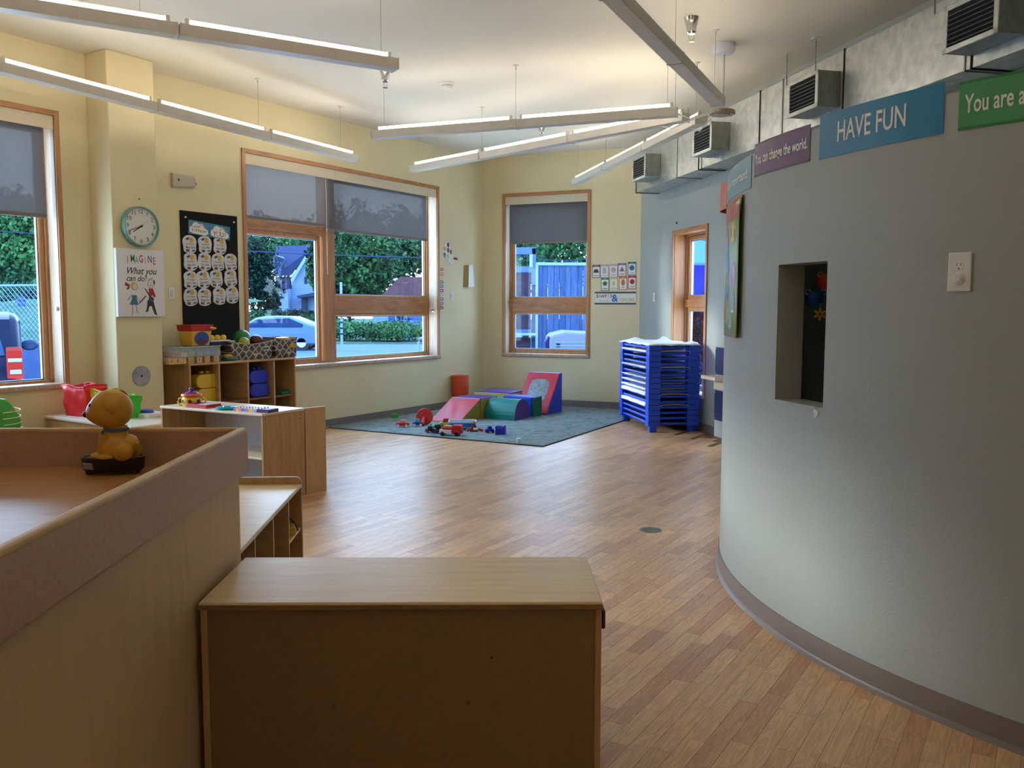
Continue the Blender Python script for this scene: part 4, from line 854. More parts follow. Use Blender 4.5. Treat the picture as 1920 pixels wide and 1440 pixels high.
MB().lathe([(.001,-.008),(.10,-.008),(.108,0),(.10,.008),(.001,.008)],32,mat=Mx).build('disc',TM['red'],t,smooth=True); MB().tube([(0,.01,.09),(-.01,-.06,.045),(-.015,-.10,.018)],[.024,.028,.022],12).build('cone_handle',TM['red'],t,smooth=True)
t=toy('toy_figure','brown and red toy figure with white legs near the middle of the rug',889,809,0); MB().prism([(-.05,0),(.05,0),(.035,.05),(.0,.12),(-.03,.06)],-.02,.02,'y').build('torso',TM['brown'],t,.004); MB().sph((-.005,0,.115),.022).build('head',TM['pink'],t,smooth=True)
for s,q in ((-1,(-.09,-.02,.012)),(1,(.11,-.02,.014))): MB().tube([(s*.02,0,.03),(s*.06,-.01,.03),q],.016,8).build('leg',TM['red'],t,smooth=True)
MB().box(-.01,.05,-.035,-.02,.02,.05).build('white_shoe',TM['white'],t,.006)
t=toy('toy_castle','blue square toy castle block with notched top',939,814,-8); MB().box(-.06,.06,-.05,.05,0,.075).build('keep',TM['blue'],t,.004)
for x in (-.045,-.005,.04): 
    for y in (-.038,.038): MB().box(x-.015,x+.015,y-.012,y+.012,.075,.098).build('battlement',TM['blue'],t,.002)
t=toy('toy_cube','small white cube alone near the front edge of the rug',973,829,15); MB().box(-.022,.022,-.022,.022,0,.044).build('cube',TM['white'],t,.003); MB().box(.0221,.0226,-.015,.015,.008,.036).build('dot_face',TM['brown'],t)
t=toy('toy_brick','green building brick against the left skirting',740,783,10); MB().box(-.05,.05,-.03,.03,0,.05).build('brick_body',TM['green'],t,.004)
for x in (-.025,.025): MB().lathe([(.001,.05),(.014,.05),(.014,.062),(.001,.062)],12,(x,0,0)).build('stud',TM['green'],t)
# ================================================================ stack of cots
CM=Matrix.Translation((1.642,10.335,0))@Matrix.Rotation(math.atan2(.16,.987),4,'Z')   # x across, y away along the wall
m_cb=M('cot_blue',(22,70,205),.38); m_cf=M('cot_fabric',(18,34,120),.7); m_sheet=M('cot_sheet',(222,230,236),.8,bump=.3,bs=25)
CW_,CL_,ST_=.645,1.235,.0655; Z0=.075
ordn=['topmost','second','third','fourth','fifth','sixth','seventh','eighth','ninth','tenth','eleventh','twelfth','thirteenth','fourteenth','lowest']
def make_cot():
    t=thing('stacking_cot','x','cot',group='blue cots stacked by the grey wall')
    for x in (0,CW_-.15):
        for y in (0,CL_-.12):
            MB().box(x,x+.15,y,y+.12,.001,ST_-.0015).build('corner_post',m_cb,t,.005,seg=2)
    for y in (.018,CL_-.046): MB().tube([(.14,y+.014,.03),(CW_-.14,y+.014,.03)],.0155,10).build('end_rail',m_cb,t,smooth=True)
    for x in (.014,CW_-.042): MB().tube([(x+.014,.11,.036),(x+.014,CL_-.11,.036)],.016,10).build('side_rail',m_cb,t,smooth=True)
    MB().box(.03,CW_-.03,.035,CL_-.035,.040,.044).build('bed_fabric',m_cf,t)
    return t
proto=None
for k in range(15):
    z=Z0+ST_*(14-k); lab='blue stacking cot, %s of the fifteen in the stack'%ordn[k]
    if proto is None: proto=make_cot(); c=proto; c['label']=lab
    else: c=dup(proto,label=lab)
    c.matrix_basis=CM@Matrix.Translation((0.0015*math.sin(k*2.1),.002*math.sin(k*1.3),z))
    if k==14:
        for x in (.03,CW_-.12):
            for y in (.03,CL_-.12): MB().prism([(x,y),(x+.09,y),(x+.085,y+.08),(x+.005,y+.08)],-.075,.002).build('foot',m_cb,c,.006)
    # corner seam marks
def sheet(k,lab,amp,thick,top=False):
    z=Z0+ST_*(14-k)+.047; t=thing('cot_sheet',lab,'sheet',mat=CM@Matrix.Translation((0,0,z)),group='pale sheets folded on the cots')
    b=MB(); nx,ny=14,22; rnd=random.Random(k)
    x0,x1,y0,y1=(-.006,CW_-.006,-.01,CL_+.004) if top else (-.004,CW_-.02,.115,CL_-.115)
    ph=rnd.random()*6
    for i in range(nx+1):
        for j in range(ny+1):
            x=x0+(x1-x0)*i/nx; y=y0+(y1-y0)*j/ny
            z_=(.012 if not top else .024)+amp*(.5*math.sin(i*1.1+ph)+.5*math.sin(j*.9+ph*2))+(0 if not top else .010*rnd.random())
            if top:
                z_+=.065*math.exp(-((x-.47)**2+(y-.85)**2)/.004)+.035*math.exp(-((x-.15)**2+(y-1.0)**2)/.01)+.02*math.exp(-((x-.6)**2+(y-.15)**2)/.008)
                if i in (0,nx) or j in (0,ny): z_-=.012
            b.v.append((x,y,z_))
    for i in range(nx):
        for j in range(ny): a=i*(ny+1)+j; b.f.append((a,a+ny+1,a+ny+2,a+1)); b.mi.append(0)
    o=b.build('folded_cloth',m_sheet,t,smooth=True); s=o.modifiers.new('s','SOLIDIFY'); s.thickness=thick; s.offset=-1
    if not top: MB().tube([(x0+.004,y0+(y1-y0)*j/12,.004+amp*.6*math.sin(j*1.3+ph)) for j in range(13)],thick*.55,8).build('folded_edge',m_sheet,t,smooth=True)
    if k in (1,4,9,11): MB().tube([(.145,-.002,.0),(.16,-.006,.014),(.32,-.008,.016+amp),(.5,-.006,.013),(.51,-.002,-.01)],.0035,6).build('elastic_hem',M('hem_beige',(200,188,172),.8),t,smooth=True)
    return t
sheet(0,'crumpled white sheet peaked on top of the cot stack',.006,.012,True)
for k,am,th in ((1,.003,.020),(4,.004,.018),(6,.004,.010),(7,.003,.014),(8,.005,.022),(9,.004,.022),(11,.005,.020)):
    sheet(k,'white sheet folded on the %s cot of the stack'%ordn[k],am,th)
# ================================================================ outside the windows
GZ=-.3
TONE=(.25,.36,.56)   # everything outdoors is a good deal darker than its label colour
def out(px,Y,z=None,py=None):
    zz=z if z is not None else 1.5-(py-577)/F*Y
    return Vector(((px-960)/F*Y,Y,zz))
def zy(py,Y): return 1.5-(py-577)/F*Y
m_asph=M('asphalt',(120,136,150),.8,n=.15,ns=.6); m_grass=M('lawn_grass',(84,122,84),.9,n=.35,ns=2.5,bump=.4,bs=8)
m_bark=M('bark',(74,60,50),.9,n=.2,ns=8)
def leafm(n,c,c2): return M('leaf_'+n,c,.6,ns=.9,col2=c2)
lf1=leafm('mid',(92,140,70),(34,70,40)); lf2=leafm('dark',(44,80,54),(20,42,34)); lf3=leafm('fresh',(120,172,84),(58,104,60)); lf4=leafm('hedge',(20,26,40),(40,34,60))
b=MB(); b.add([(-90,8,GZ),(-90,140,GZ),(90,140,GZ),(90,14.2,GZ),(5,14.2,GZ),(-1,14.6,GZ)],[(0,5,4,3,2,1)])
tag(b.build('ground',m_asph),kind='structure')
b=MB(); b.add([(-60,43,GZ+.02),(40,43,GZ+.02),(60,138,GZ+.05),(-90,138,GZ+.05)],[(0,1,2,3)]); tag(b.build('ground_verge',m_grass),kind='structure')
def leaves(b,c,rx,rz,n,size,rnd,flat=0):
    n=int(n*2.6); size*=.52
    for _ in range(n):
        while True:
            p=Vector((rnd.uniform(-1,1),rnd.uniform(-1,1),rnd.uniform(-1,1)))
            if p.length<1 and p.length>.35: break
        w_=1+.22*math.sin(p.x*7+p.z*5)+.15*math.sin(p.y*9)
        q=Vector((c[0]+p.x*rx*w_,c[1]+p.y*rx*w_,c[2]+p.z*rz*w_)); s=size*rnd.uniform(.6,1.4)
        u=Vector((rnd.gauss(0,1),rnd.gauss(0,1),rnd.gauss(0,1))).normalized(); v=u.cross(Vector((rnd.gauss(0,1),rnd.gauss(0,1),rnd.gauss(0,1)))).normalized()
        b.add([q-u*s,q-v*s*.55,q+u*s,q+v*s*.55],[(0,1,2,3)])
def tree(name,lab,px,Y,z0,top,rx,mat,n,size,seed,blobs=5,trunk=.2,group='trees outside the windows',cat='tree'):
    c=out(px,Y,GZ); t=thing(name,lab,cat,tuple(c),group=group); rnd=random.Random(seed); b=MB(); hz=(top-z0)/2
    leaves(b,(0,0,z0+hz-GZ),rx*.8,hz*.9,n//3,size,rnd)
    for k in range(blobs):
        a=rnd.uniform(0,2*PI); leaves(b,(rx*.5*math.cos(a),rx*.4*math.sin(a),z0-GZ+hz*rnd.uniform(.5,1.6)),rx*.5,hz*.42,n*2//3//blobs,size,rnd)
    o=b.build('crown',mat,t); o['kind']='stuff'
    if trunk: MB().tube([(0,0,-.2),(.1*rx*.2,0,(z0-GZ)*.6),(0,0,z0-GZ+hz)],[trunk,trunk*.8,trunk*.4],8).build('trunk',m_bark,t,smooth=True)
    return t
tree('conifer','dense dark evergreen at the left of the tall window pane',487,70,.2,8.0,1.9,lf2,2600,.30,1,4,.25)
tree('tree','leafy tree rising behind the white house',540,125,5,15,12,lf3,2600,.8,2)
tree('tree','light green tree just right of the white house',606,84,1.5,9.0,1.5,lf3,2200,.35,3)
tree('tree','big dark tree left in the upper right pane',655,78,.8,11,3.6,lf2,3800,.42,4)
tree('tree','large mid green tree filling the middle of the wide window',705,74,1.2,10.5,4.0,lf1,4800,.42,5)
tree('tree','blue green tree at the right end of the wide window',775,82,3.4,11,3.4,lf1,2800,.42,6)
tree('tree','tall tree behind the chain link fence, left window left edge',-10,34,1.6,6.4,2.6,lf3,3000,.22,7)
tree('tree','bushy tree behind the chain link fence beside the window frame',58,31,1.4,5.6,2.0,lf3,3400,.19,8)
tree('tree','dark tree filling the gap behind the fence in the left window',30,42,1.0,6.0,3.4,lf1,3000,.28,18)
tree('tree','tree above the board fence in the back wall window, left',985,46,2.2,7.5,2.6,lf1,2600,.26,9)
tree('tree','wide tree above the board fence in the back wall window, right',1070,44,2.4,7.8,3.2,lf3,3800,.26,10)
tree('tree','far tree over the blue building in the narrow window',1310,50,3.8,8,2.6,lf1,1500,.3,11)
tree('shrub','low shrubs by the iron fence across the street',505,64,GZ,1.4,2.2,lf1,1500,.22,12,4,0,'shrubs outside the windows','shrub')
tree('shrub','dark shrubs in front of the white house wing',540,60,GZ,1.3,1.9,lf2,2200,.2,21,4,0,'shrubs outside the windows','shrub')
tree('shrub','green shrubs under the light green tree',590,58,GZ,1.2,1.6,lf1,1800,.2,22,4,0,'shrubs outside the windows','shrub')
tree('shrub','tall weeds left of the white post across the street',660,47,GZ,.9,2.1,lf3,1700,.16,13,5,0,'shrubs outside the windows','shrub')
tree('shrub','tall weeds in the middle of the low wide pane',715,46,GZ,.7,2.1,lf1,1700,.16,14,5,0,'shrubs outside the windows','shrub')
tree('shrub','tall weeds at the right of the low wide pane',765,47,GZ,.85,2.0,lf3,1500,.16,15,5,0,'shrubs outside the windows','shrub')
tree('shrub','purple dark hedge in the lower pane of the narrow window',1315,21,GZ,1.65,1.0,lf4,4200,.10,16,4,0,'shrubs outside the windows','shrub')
tree('tree','added unseen tree east of the room beyond the narrow window',2900,11.5,.2,7.0,3.2,lf2,1500,.5,31)  # unseen tree added to block bright sky mirrored in the panes
tree('tree','second added unseen tree east of the room beyond the narrow window',2250,19.0,.2,7.5,3.4,lf2,1500,.5,32)  # added out of view for the same sky blocking
# white house
def house_mat(n,c): 
    m=M('siding_'+n,c,.7); t=m.node_tree; bb=t.nodes['Principled BSDF']; mp=[x for x in t.nodes if x.type=='MAPPING'][0]
    wv=t.nodes.new('ShaderNodeTexWave'); wv.bands_direction='Z'; wv.inputs['Scale'].default_value=1.3; t.links.new(mp.outputs[0],wv.inputs['Vector'])
    r=t.nodes.new('ShaderNodeValToRGB'); r.color_ramp.elements[0].color=(*lin(tuple(v*.8 for v in c)),1); r.color_ramp.elements[1].color=(*lin(c),1); r.color_ramp.elements[1].position=.3
    t.links.new(wv.outputs['Fac'],r.inputs[0]); t.links.new(r.outputs[0],bb.inputs['Base Color']); return m
m_sw=house_mat('white',(176,186,200)); m_sb=house_mat('blue',(110,128,170)); m_roof=M('roof_shingle',(66,72,96),.8,n=.15,ns=4); m_rroof=M('roof_rust',(150,92,84),.8,n=.2,ns=3); m_wind=M('dark_window',(44,54,76),.25); m_trim=M('house_trim',(200,206,214),.6)
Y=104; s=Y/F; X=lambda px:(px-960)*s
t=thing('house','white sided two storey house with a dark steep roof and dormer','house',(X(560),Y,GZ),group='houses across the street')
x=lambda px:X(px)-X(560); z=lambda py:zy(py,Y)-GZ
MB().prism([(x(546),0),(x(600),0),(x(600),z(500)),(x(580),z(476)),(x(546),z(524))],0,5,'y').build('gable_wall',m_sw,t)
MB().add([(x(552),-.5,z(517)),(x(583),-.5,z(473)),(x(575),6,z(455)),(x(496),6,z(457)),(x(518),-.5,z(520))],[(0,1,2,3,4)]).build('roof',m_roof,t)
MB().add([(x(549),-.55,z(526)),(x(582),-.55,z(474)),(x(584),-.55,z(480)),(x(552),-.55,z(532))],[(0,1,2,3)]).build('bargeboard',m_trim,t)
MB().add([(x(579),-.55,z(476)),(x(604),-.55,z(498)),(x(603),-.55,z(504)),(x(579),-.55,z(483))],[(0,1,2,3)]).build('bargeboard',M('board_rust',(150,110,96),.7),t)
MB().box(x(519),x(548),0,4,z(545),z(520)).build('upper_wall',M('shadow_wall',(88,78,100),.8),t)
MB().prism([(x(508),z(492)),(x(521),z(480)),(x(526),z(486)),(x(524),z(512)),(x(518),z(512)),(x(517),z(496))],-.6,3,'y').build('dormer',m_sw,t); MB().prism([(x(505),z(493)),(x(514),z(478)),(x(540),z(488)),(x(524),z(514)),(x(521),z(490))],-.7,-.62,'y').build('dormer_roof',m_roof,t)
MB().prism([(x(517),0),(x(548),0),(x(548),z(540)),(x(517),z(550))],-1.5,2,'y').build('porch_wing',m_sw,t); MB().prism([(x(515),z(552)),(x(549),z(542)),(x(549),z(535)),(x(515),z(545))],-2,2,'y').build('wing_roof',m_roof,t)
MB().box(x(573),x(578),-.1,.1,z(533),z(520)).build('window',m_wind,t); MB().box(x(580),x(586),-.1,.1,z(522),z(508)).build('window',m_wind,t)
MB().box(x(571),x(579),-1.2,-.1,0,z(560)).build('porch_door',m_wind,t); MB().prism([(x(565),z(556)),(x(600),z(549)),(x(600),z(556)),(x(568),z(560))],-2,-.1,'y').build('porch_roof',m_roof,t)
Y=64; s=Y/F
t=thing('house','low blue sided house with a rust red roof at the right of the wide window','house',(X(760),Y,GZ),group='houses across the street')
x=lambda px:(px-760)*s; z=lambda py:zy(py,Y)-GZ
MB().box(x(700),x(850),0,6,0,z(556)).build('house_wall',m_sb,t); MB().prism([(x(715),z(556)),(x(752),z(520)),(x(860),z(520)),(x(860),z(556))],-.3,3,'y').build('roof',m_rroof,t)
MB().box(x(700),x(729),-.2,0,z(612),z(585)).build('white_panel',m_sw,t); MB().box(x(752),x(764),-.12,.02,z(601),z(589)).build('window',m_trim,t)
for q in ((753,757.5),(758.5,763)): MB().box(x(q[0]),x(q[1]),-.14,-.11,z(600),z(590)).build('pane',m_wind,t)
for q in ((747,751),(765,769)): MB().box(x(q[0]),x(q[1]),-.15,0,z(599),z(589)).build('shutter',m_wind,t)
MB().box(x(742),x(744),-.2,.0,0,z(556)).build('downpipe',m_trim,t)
# block row
for k,(px,c) in enumerate(((707,'blue'),(720,'white'),(731,'pale'),(740,'blue'),(756,'white'),(772,'blue'),(786,'white'))):
    lab={0:'blue block at the left end of the low row across the street',1:'long white block second in the low row',2:'pale block in the middle of the low row',3:'blue block right of the pale one in the low row',4:'white block near the fence post in the low row',5:'blue block near the right window frame in the low row',6:'last white block at the right end of the low row'}[k]
    p=out(px,55,GZ); t=tag(MB().box(-.20,.20,-.2,.2,0,.42+.0).build('kerb_block',M('kb_'+c,{'blue':(60,110,220),'white':(190,200,205),'pale':(150,170,190)}[c],.6),bev=.03,loc=tuple(Vector((p.x,p.y,zy(634,55))))),lab,'block','blocks set out along the verge'); t.scale=(1,1,.9)
    MB().box(-.19,.19,-.15,.15,-1.0,0).build('footing',m_asph,t)
p=out(641,42,GZ); t=thing('sign_post','thin white post standing at the street edge','post',tuple(p)); MB().tube([(0,0,0),(0,0,zy(530,42)-GZ)],.06,8).build('post',m_trim,t)
for k in range(5): MB().box(-.09,.09,-.08,.08,.5+.28*k,.56+.28*k).build('collar',m_wind,t)
p=out(790,24,GZ); t=thing('vent_pipe','white bent pipe just outside the wide window','pipe',tuple(p)); hz=zy(634,24)-GZ
MB().tube([(-.08,0,0),(-.08,0,hz-.1),(-.04,0,hz),(.04,0,hz),(.10,0,hz-.08),(.10,0,0)],.035,10).build('pipe',m_trim,t,smooth=True)
# iron fence
p=out(560,80,GZ); t=thing('iron_fence','black iron railing in front of the white house','fence',tuple(p)); x=lambda px:(px-560)*80/F
for zz in (.35,1.25): MB().tube([(x(500),0,zz),(x(600),0,zz)],.03,5).build('rail',m_black,t)
for k in range(34): MB().box(x(500)+k*(x(600)-x(500))/33-.02,x(500)+k*(x(600)-x(500))/33+.02,-.02,.02,0,1.35).build('picket',m_black,t)
# utility wires
def wire(lab,a,b_,sag,r):
    t=thing('utility_wire',lab,'wire',tuple(a),group='overhead wires outside'); d=b_-a
    MB().tube([(d.x*k/12,d.y*k/12,d.z*k/12-sag*4*(k/12)*(1-k/12)) for k in range(13)],r,5).build('wire',M('wire_grey',(70,84,104),.6),t,smooth=True)
wire('overhead wire crossing both panes of the wide window',out(380,38,py=468),out(960,38,py=486),.1,.022)
wire('overhead wire in front of the trees in the left window',out(-200,26,py=420),out(140,26,py=446),.02,.014)
wire('upper wire over the board fence in the back window',out(900,30,py=470),out(1160,30,py=500),.05,.014)
wire('lower wire just over the board fence in the back window',out(900,30,py=488),out(1160,30,py=484),.05,.014)
# parked cars
def carbody(t,L,W_,prof,green,mat,glass,zc):
    b=MB(); b.prism(prof,-W_/2,W_/2,'y'); b.build('body',mat,t,.09,seg=3,smooth=True)
    b=MB(); b.prism(green,-W_/2-.01,W_/2+.01,'y'); b.build('side_glass',glass,t,.02)
    for x in (L*.19,L*.81):
        for y in (-W_/2+.12,W_/2-.12): 
            w_=MB().tube([(x,y-.11,.33),(x,y+.11,.33)],.33,20).build('wheel',m_black,t); MB().tube([(x,y-.12,.33),(x,y+.12,.33)],.2,12).build('hub_cap',m_galv,w_)
m_cg=M('car_glass',(60,80,110),.15)
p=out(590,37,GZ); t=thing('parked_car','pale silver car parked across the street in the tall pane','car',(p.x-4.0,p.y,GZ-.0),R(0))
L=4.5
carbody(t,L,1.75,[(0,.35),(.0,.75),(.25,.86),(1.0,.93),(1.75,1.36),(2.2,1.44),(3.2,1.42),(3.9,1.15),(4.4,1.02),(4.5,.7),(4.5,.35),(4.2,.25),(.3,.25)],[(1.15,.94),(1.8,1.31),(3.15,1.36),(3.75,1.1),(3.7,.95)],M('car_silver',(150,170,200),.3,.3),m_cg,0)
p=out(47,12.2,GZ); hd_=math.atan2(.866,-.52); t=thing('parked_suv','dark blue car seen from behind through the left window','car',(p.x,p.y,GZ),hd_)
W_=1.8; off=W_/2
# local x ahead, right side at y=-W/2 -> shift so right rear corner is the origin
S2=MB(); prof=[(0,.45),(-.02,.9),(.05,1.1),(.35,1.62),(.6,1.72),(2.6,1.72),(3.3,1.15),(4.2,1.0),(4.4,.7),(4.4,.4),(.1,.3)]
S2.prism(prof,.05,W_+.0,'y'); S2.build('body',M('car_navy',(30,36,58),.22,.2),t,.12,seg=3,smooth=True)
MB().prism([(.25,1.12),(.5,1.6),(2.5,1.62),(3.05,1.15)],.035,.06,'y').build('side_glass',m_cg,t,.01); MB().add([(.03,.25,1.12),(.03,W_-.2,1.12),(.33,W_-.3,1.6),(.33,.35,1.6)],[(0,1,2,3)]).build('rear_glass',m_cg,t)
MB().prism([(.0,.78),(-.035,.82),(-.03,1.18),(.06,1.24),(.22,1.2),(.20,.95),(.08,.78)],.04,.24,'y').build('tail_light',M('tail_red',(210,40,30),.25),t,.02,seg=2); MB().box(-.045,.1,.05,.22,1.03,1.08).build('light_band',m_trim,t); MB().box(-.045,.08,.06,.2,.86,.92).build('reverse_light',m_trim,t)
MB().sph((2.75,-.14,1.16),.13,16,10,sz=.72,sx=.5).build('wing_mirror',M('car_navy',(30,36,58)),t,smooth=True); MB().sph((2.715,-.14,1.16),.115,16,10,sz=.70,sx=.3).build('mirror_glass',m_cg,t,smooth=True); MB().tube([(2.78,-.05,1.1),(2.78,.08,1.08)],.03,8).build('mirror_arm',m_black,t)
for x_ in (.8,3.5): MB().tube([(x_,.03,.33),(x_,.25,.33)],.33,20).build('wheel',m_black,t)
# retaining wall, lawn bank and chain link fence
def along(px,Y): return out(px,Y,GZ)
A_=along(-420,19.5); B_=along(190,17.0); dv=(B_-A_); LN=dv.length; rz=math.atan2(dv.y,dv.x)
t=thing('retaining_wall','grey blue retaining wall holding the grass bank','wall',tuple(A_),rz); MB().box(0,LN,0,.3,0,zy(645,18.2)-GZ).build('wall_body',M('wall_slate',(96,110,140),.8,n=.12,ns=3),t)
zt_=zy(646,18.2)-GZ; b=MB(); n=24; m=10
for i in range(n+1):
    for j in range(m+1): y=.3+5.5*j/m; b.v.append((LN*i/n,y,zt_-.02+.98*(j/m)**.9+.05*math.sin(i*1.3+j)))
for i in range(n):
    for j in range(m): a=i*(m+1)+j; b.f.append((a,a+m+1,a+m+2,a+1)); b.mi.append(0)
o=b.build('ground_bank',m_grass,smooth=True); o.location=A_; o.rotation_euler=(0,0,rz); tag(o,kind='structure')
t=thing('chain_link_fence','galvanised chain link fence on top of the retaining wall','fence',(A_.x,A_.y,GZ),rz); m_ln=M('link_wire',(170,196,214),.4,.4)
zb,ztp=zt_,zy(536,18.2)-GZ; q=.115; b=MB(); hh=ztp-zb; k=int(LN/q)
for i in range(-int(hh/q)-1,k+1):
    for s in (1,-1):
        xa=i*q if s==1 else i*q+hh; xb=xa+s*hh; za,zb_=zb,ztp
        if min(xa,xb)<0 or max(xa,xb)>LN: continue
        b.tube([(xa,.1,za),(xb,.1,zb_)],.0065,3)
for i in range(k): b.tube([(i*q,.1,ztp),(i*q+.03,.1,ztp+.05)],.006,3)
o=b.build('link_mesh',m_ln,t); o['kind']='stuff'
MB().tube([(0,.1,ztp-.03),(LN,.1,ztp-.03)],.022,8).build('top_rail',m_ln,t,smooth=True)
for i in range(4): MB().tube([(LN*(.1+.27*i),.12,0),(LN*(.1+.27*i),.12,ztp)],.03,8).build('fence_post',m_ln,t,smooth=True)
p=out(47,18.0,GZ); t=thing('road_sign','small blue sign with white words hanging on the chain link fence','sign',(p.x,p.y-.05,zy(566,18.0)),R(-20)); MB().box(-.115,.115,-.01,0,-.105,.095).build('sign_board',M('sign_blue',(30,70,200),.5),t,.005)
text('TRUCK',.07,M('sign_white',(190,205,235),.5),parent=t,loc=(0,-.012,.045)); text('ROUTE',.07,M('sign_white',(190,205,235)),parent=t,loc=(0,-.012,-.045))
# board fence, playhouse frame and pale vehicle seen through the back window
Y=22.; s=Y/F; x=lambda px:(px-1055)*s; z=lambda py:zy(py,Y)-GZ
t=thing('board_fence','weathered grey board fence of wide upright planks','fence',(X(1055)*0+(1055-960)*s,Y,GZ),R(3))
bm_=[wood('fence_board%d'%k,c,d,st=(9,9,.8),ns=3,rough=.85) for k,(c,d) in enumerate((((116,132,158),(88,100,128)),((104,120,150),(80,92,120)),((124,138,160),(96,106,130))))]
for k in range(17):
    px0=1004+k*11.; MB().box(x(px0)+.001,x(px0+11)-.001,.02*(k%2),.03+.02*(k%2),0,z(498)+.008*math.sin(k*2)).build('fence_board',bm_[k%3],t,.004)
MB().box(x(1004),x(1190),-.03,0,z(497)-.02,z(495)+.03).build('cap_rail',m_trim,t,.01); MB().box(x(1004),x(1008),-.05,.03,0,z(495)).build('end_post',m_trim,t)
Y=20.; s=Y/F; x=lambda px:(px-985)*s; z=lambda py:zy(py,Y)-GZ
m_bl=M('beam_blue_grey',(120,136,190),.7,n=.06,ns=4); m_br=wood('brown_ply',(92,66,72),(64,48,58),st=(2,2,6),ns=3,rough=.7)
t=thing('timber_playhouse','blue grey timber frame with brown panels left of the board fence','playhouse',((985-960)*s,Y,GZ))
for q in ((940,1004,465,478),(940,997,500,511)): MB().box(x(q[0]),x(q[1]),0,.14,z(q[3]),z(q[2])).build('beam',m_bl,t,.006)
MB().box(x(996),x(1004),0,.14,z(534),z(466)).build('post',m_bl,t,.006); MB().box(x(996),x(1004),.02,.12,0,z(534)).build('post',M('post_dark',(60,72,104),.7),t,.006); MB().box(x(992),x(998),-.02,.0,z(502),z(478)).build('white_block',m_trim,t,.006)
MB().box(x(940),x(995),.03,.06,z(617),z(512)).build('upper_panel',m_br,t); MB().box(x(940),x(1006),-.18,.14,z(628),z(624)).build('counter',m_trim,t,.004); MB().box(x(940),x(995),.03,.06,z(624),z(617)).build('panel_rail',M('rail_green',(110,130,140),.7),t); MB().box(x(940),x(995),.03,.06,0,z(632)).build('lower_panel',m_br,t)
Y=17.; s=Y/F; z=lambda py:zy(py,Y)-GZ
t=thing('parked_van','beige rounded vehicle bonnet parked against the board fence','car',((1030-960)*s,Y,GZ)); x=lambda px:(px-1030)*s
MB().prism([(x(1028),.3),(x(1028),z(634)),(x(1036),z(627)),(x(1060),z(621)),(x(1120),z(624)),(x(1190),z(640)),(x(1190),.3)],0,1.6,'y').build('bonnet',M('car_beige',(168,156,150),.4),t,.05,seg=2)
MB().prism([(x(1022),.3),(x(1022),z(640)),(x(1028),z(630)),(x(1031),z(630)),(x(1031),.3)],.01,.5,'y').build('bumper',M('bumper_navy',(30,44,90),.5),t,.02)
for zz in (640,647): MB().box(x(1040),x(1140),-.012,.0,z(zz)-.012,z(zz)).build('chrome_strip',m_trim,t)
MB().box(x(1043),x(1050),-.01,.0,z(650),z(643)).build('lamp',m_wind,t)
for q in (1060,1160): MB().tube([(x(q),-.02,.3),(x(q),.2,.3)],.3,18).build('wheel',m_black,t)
# blue building in the narrow window
Y=24.; s=Y/F
t=thing('blue_building','bright blue wall with a paler blue sloping awning outside the narrow window','building',((1310-960)*s,Y,GZ)); x=lambda px:(px-1310)*s; z=lambda py:zy(py,Y)-GZ
MB().box(x(1270),x(1420),0,3,0,z(497)).build('blue_wall',M('wall_ultramarine',(60,84,230),.6),t); MB().prism([(0,z(455)),(-.9,z(500)),(-.9,z(496)),(-.02,z(452))],x(1275),x(1420),'x').build('awning',M('awning_blue',(110,160,240),.6),t)
MB().prism([(x(1310),z(552)),(x(1318),z(543)),(x(1326),z(552))],-.2,-.1,'y').build('planter',m_wind,t)
TONE=(1.,1.,1.)
# ================================================================ things on the walls
def onwall(name,lab,cat,w,px,py,off=0.,group=None,yo=0.002,tilt=0):
    u,z=P(w,px,py,off); return thing(name,lab,cat,mat=wm(w,u,off+yo,z)@Matrix.Rotation(PI,4,'Z')@Matrix.Rotation(R(tilt),4,'Y'),group=group),u,z
# after the turn: local x runs right in the picture, local -y faces the room, z up
mk=lambda n,c,r=.6: M('ink_'+n,c,r)
K=mk('k',(20,18,18)); W0=M('card_white',(226,224,218),.6)
def disc(r,z0=0,z1=.01,n=32,c=(0,0),sx=1): return MB().prism([(c[0]+r*sx*math.cos(2*PI*k/n),c[1]+r*math.sin(2*PI*k/n)) for k in range(n)],-z1,-z0,'y')
# clock
t,u,z=onwall('wall_clock','round teal rimmed clock with white face on the pillar','clock',1,259,425,.33)
rc=.187
b=MB(); b.lathe([(rc-.012,0),(rc,.004),(rc+.002,.03),(rc-.004,.062),(rc-.014,.062),(rc-.018,.045),(rc-.018,.0)],48,mat=Matrix.Rotation(PI/2,4,'X')); b.build('rim',M('clock_teal',(108,158,152),.4),t,smooth=True)
disc(rc-.014,0,.040,48).build('dial',M('dial_white',(214,214,206),.5),t)
for k in range(12):
    a=2*PI*(k+1)/12; text(str(k+1),.054,K,'numeral',t,loc=((rc-.050)*math.sin(a),-.0412,(rc-.050)*math.cos(a)),ext=0)
b=MB()
for k in range(60):
    a=2*PI*k/60; L=.010 if k%5==0 else .004; b.add([((rc-.022)*math.sin(a+s*.006),-.0411,(rc-.022)*math.cos(a+s*.006)) for s in (-1,1)]+[((rc-.022-L)*math.sin(a+s*.006),-.0411,(rc-.022-L)*math.cos(a+s*.006)) for s in (1,-1)],[(0,1,2,3)])
b.build('minute_marks',K,t)
def hand(a,L,w_,nm,mt=K,y=.045):
    d=Vector((math.sin(a),0,math.cos(a))); n=Vector((d.z,0,-d.x))*w_
    MB().prism([(-d.x*.02-n.x,-d.z*.02-n.z),(-d.x*.02+n.x,-d.z*.02+n.z),(d.x*L+n.x*.5,d.z*L+n.z*.5),(d.x*L-n.x*.5,d.z*L-n.z*.5)],-y-.001,-y,'y').build(nm,mt,t)
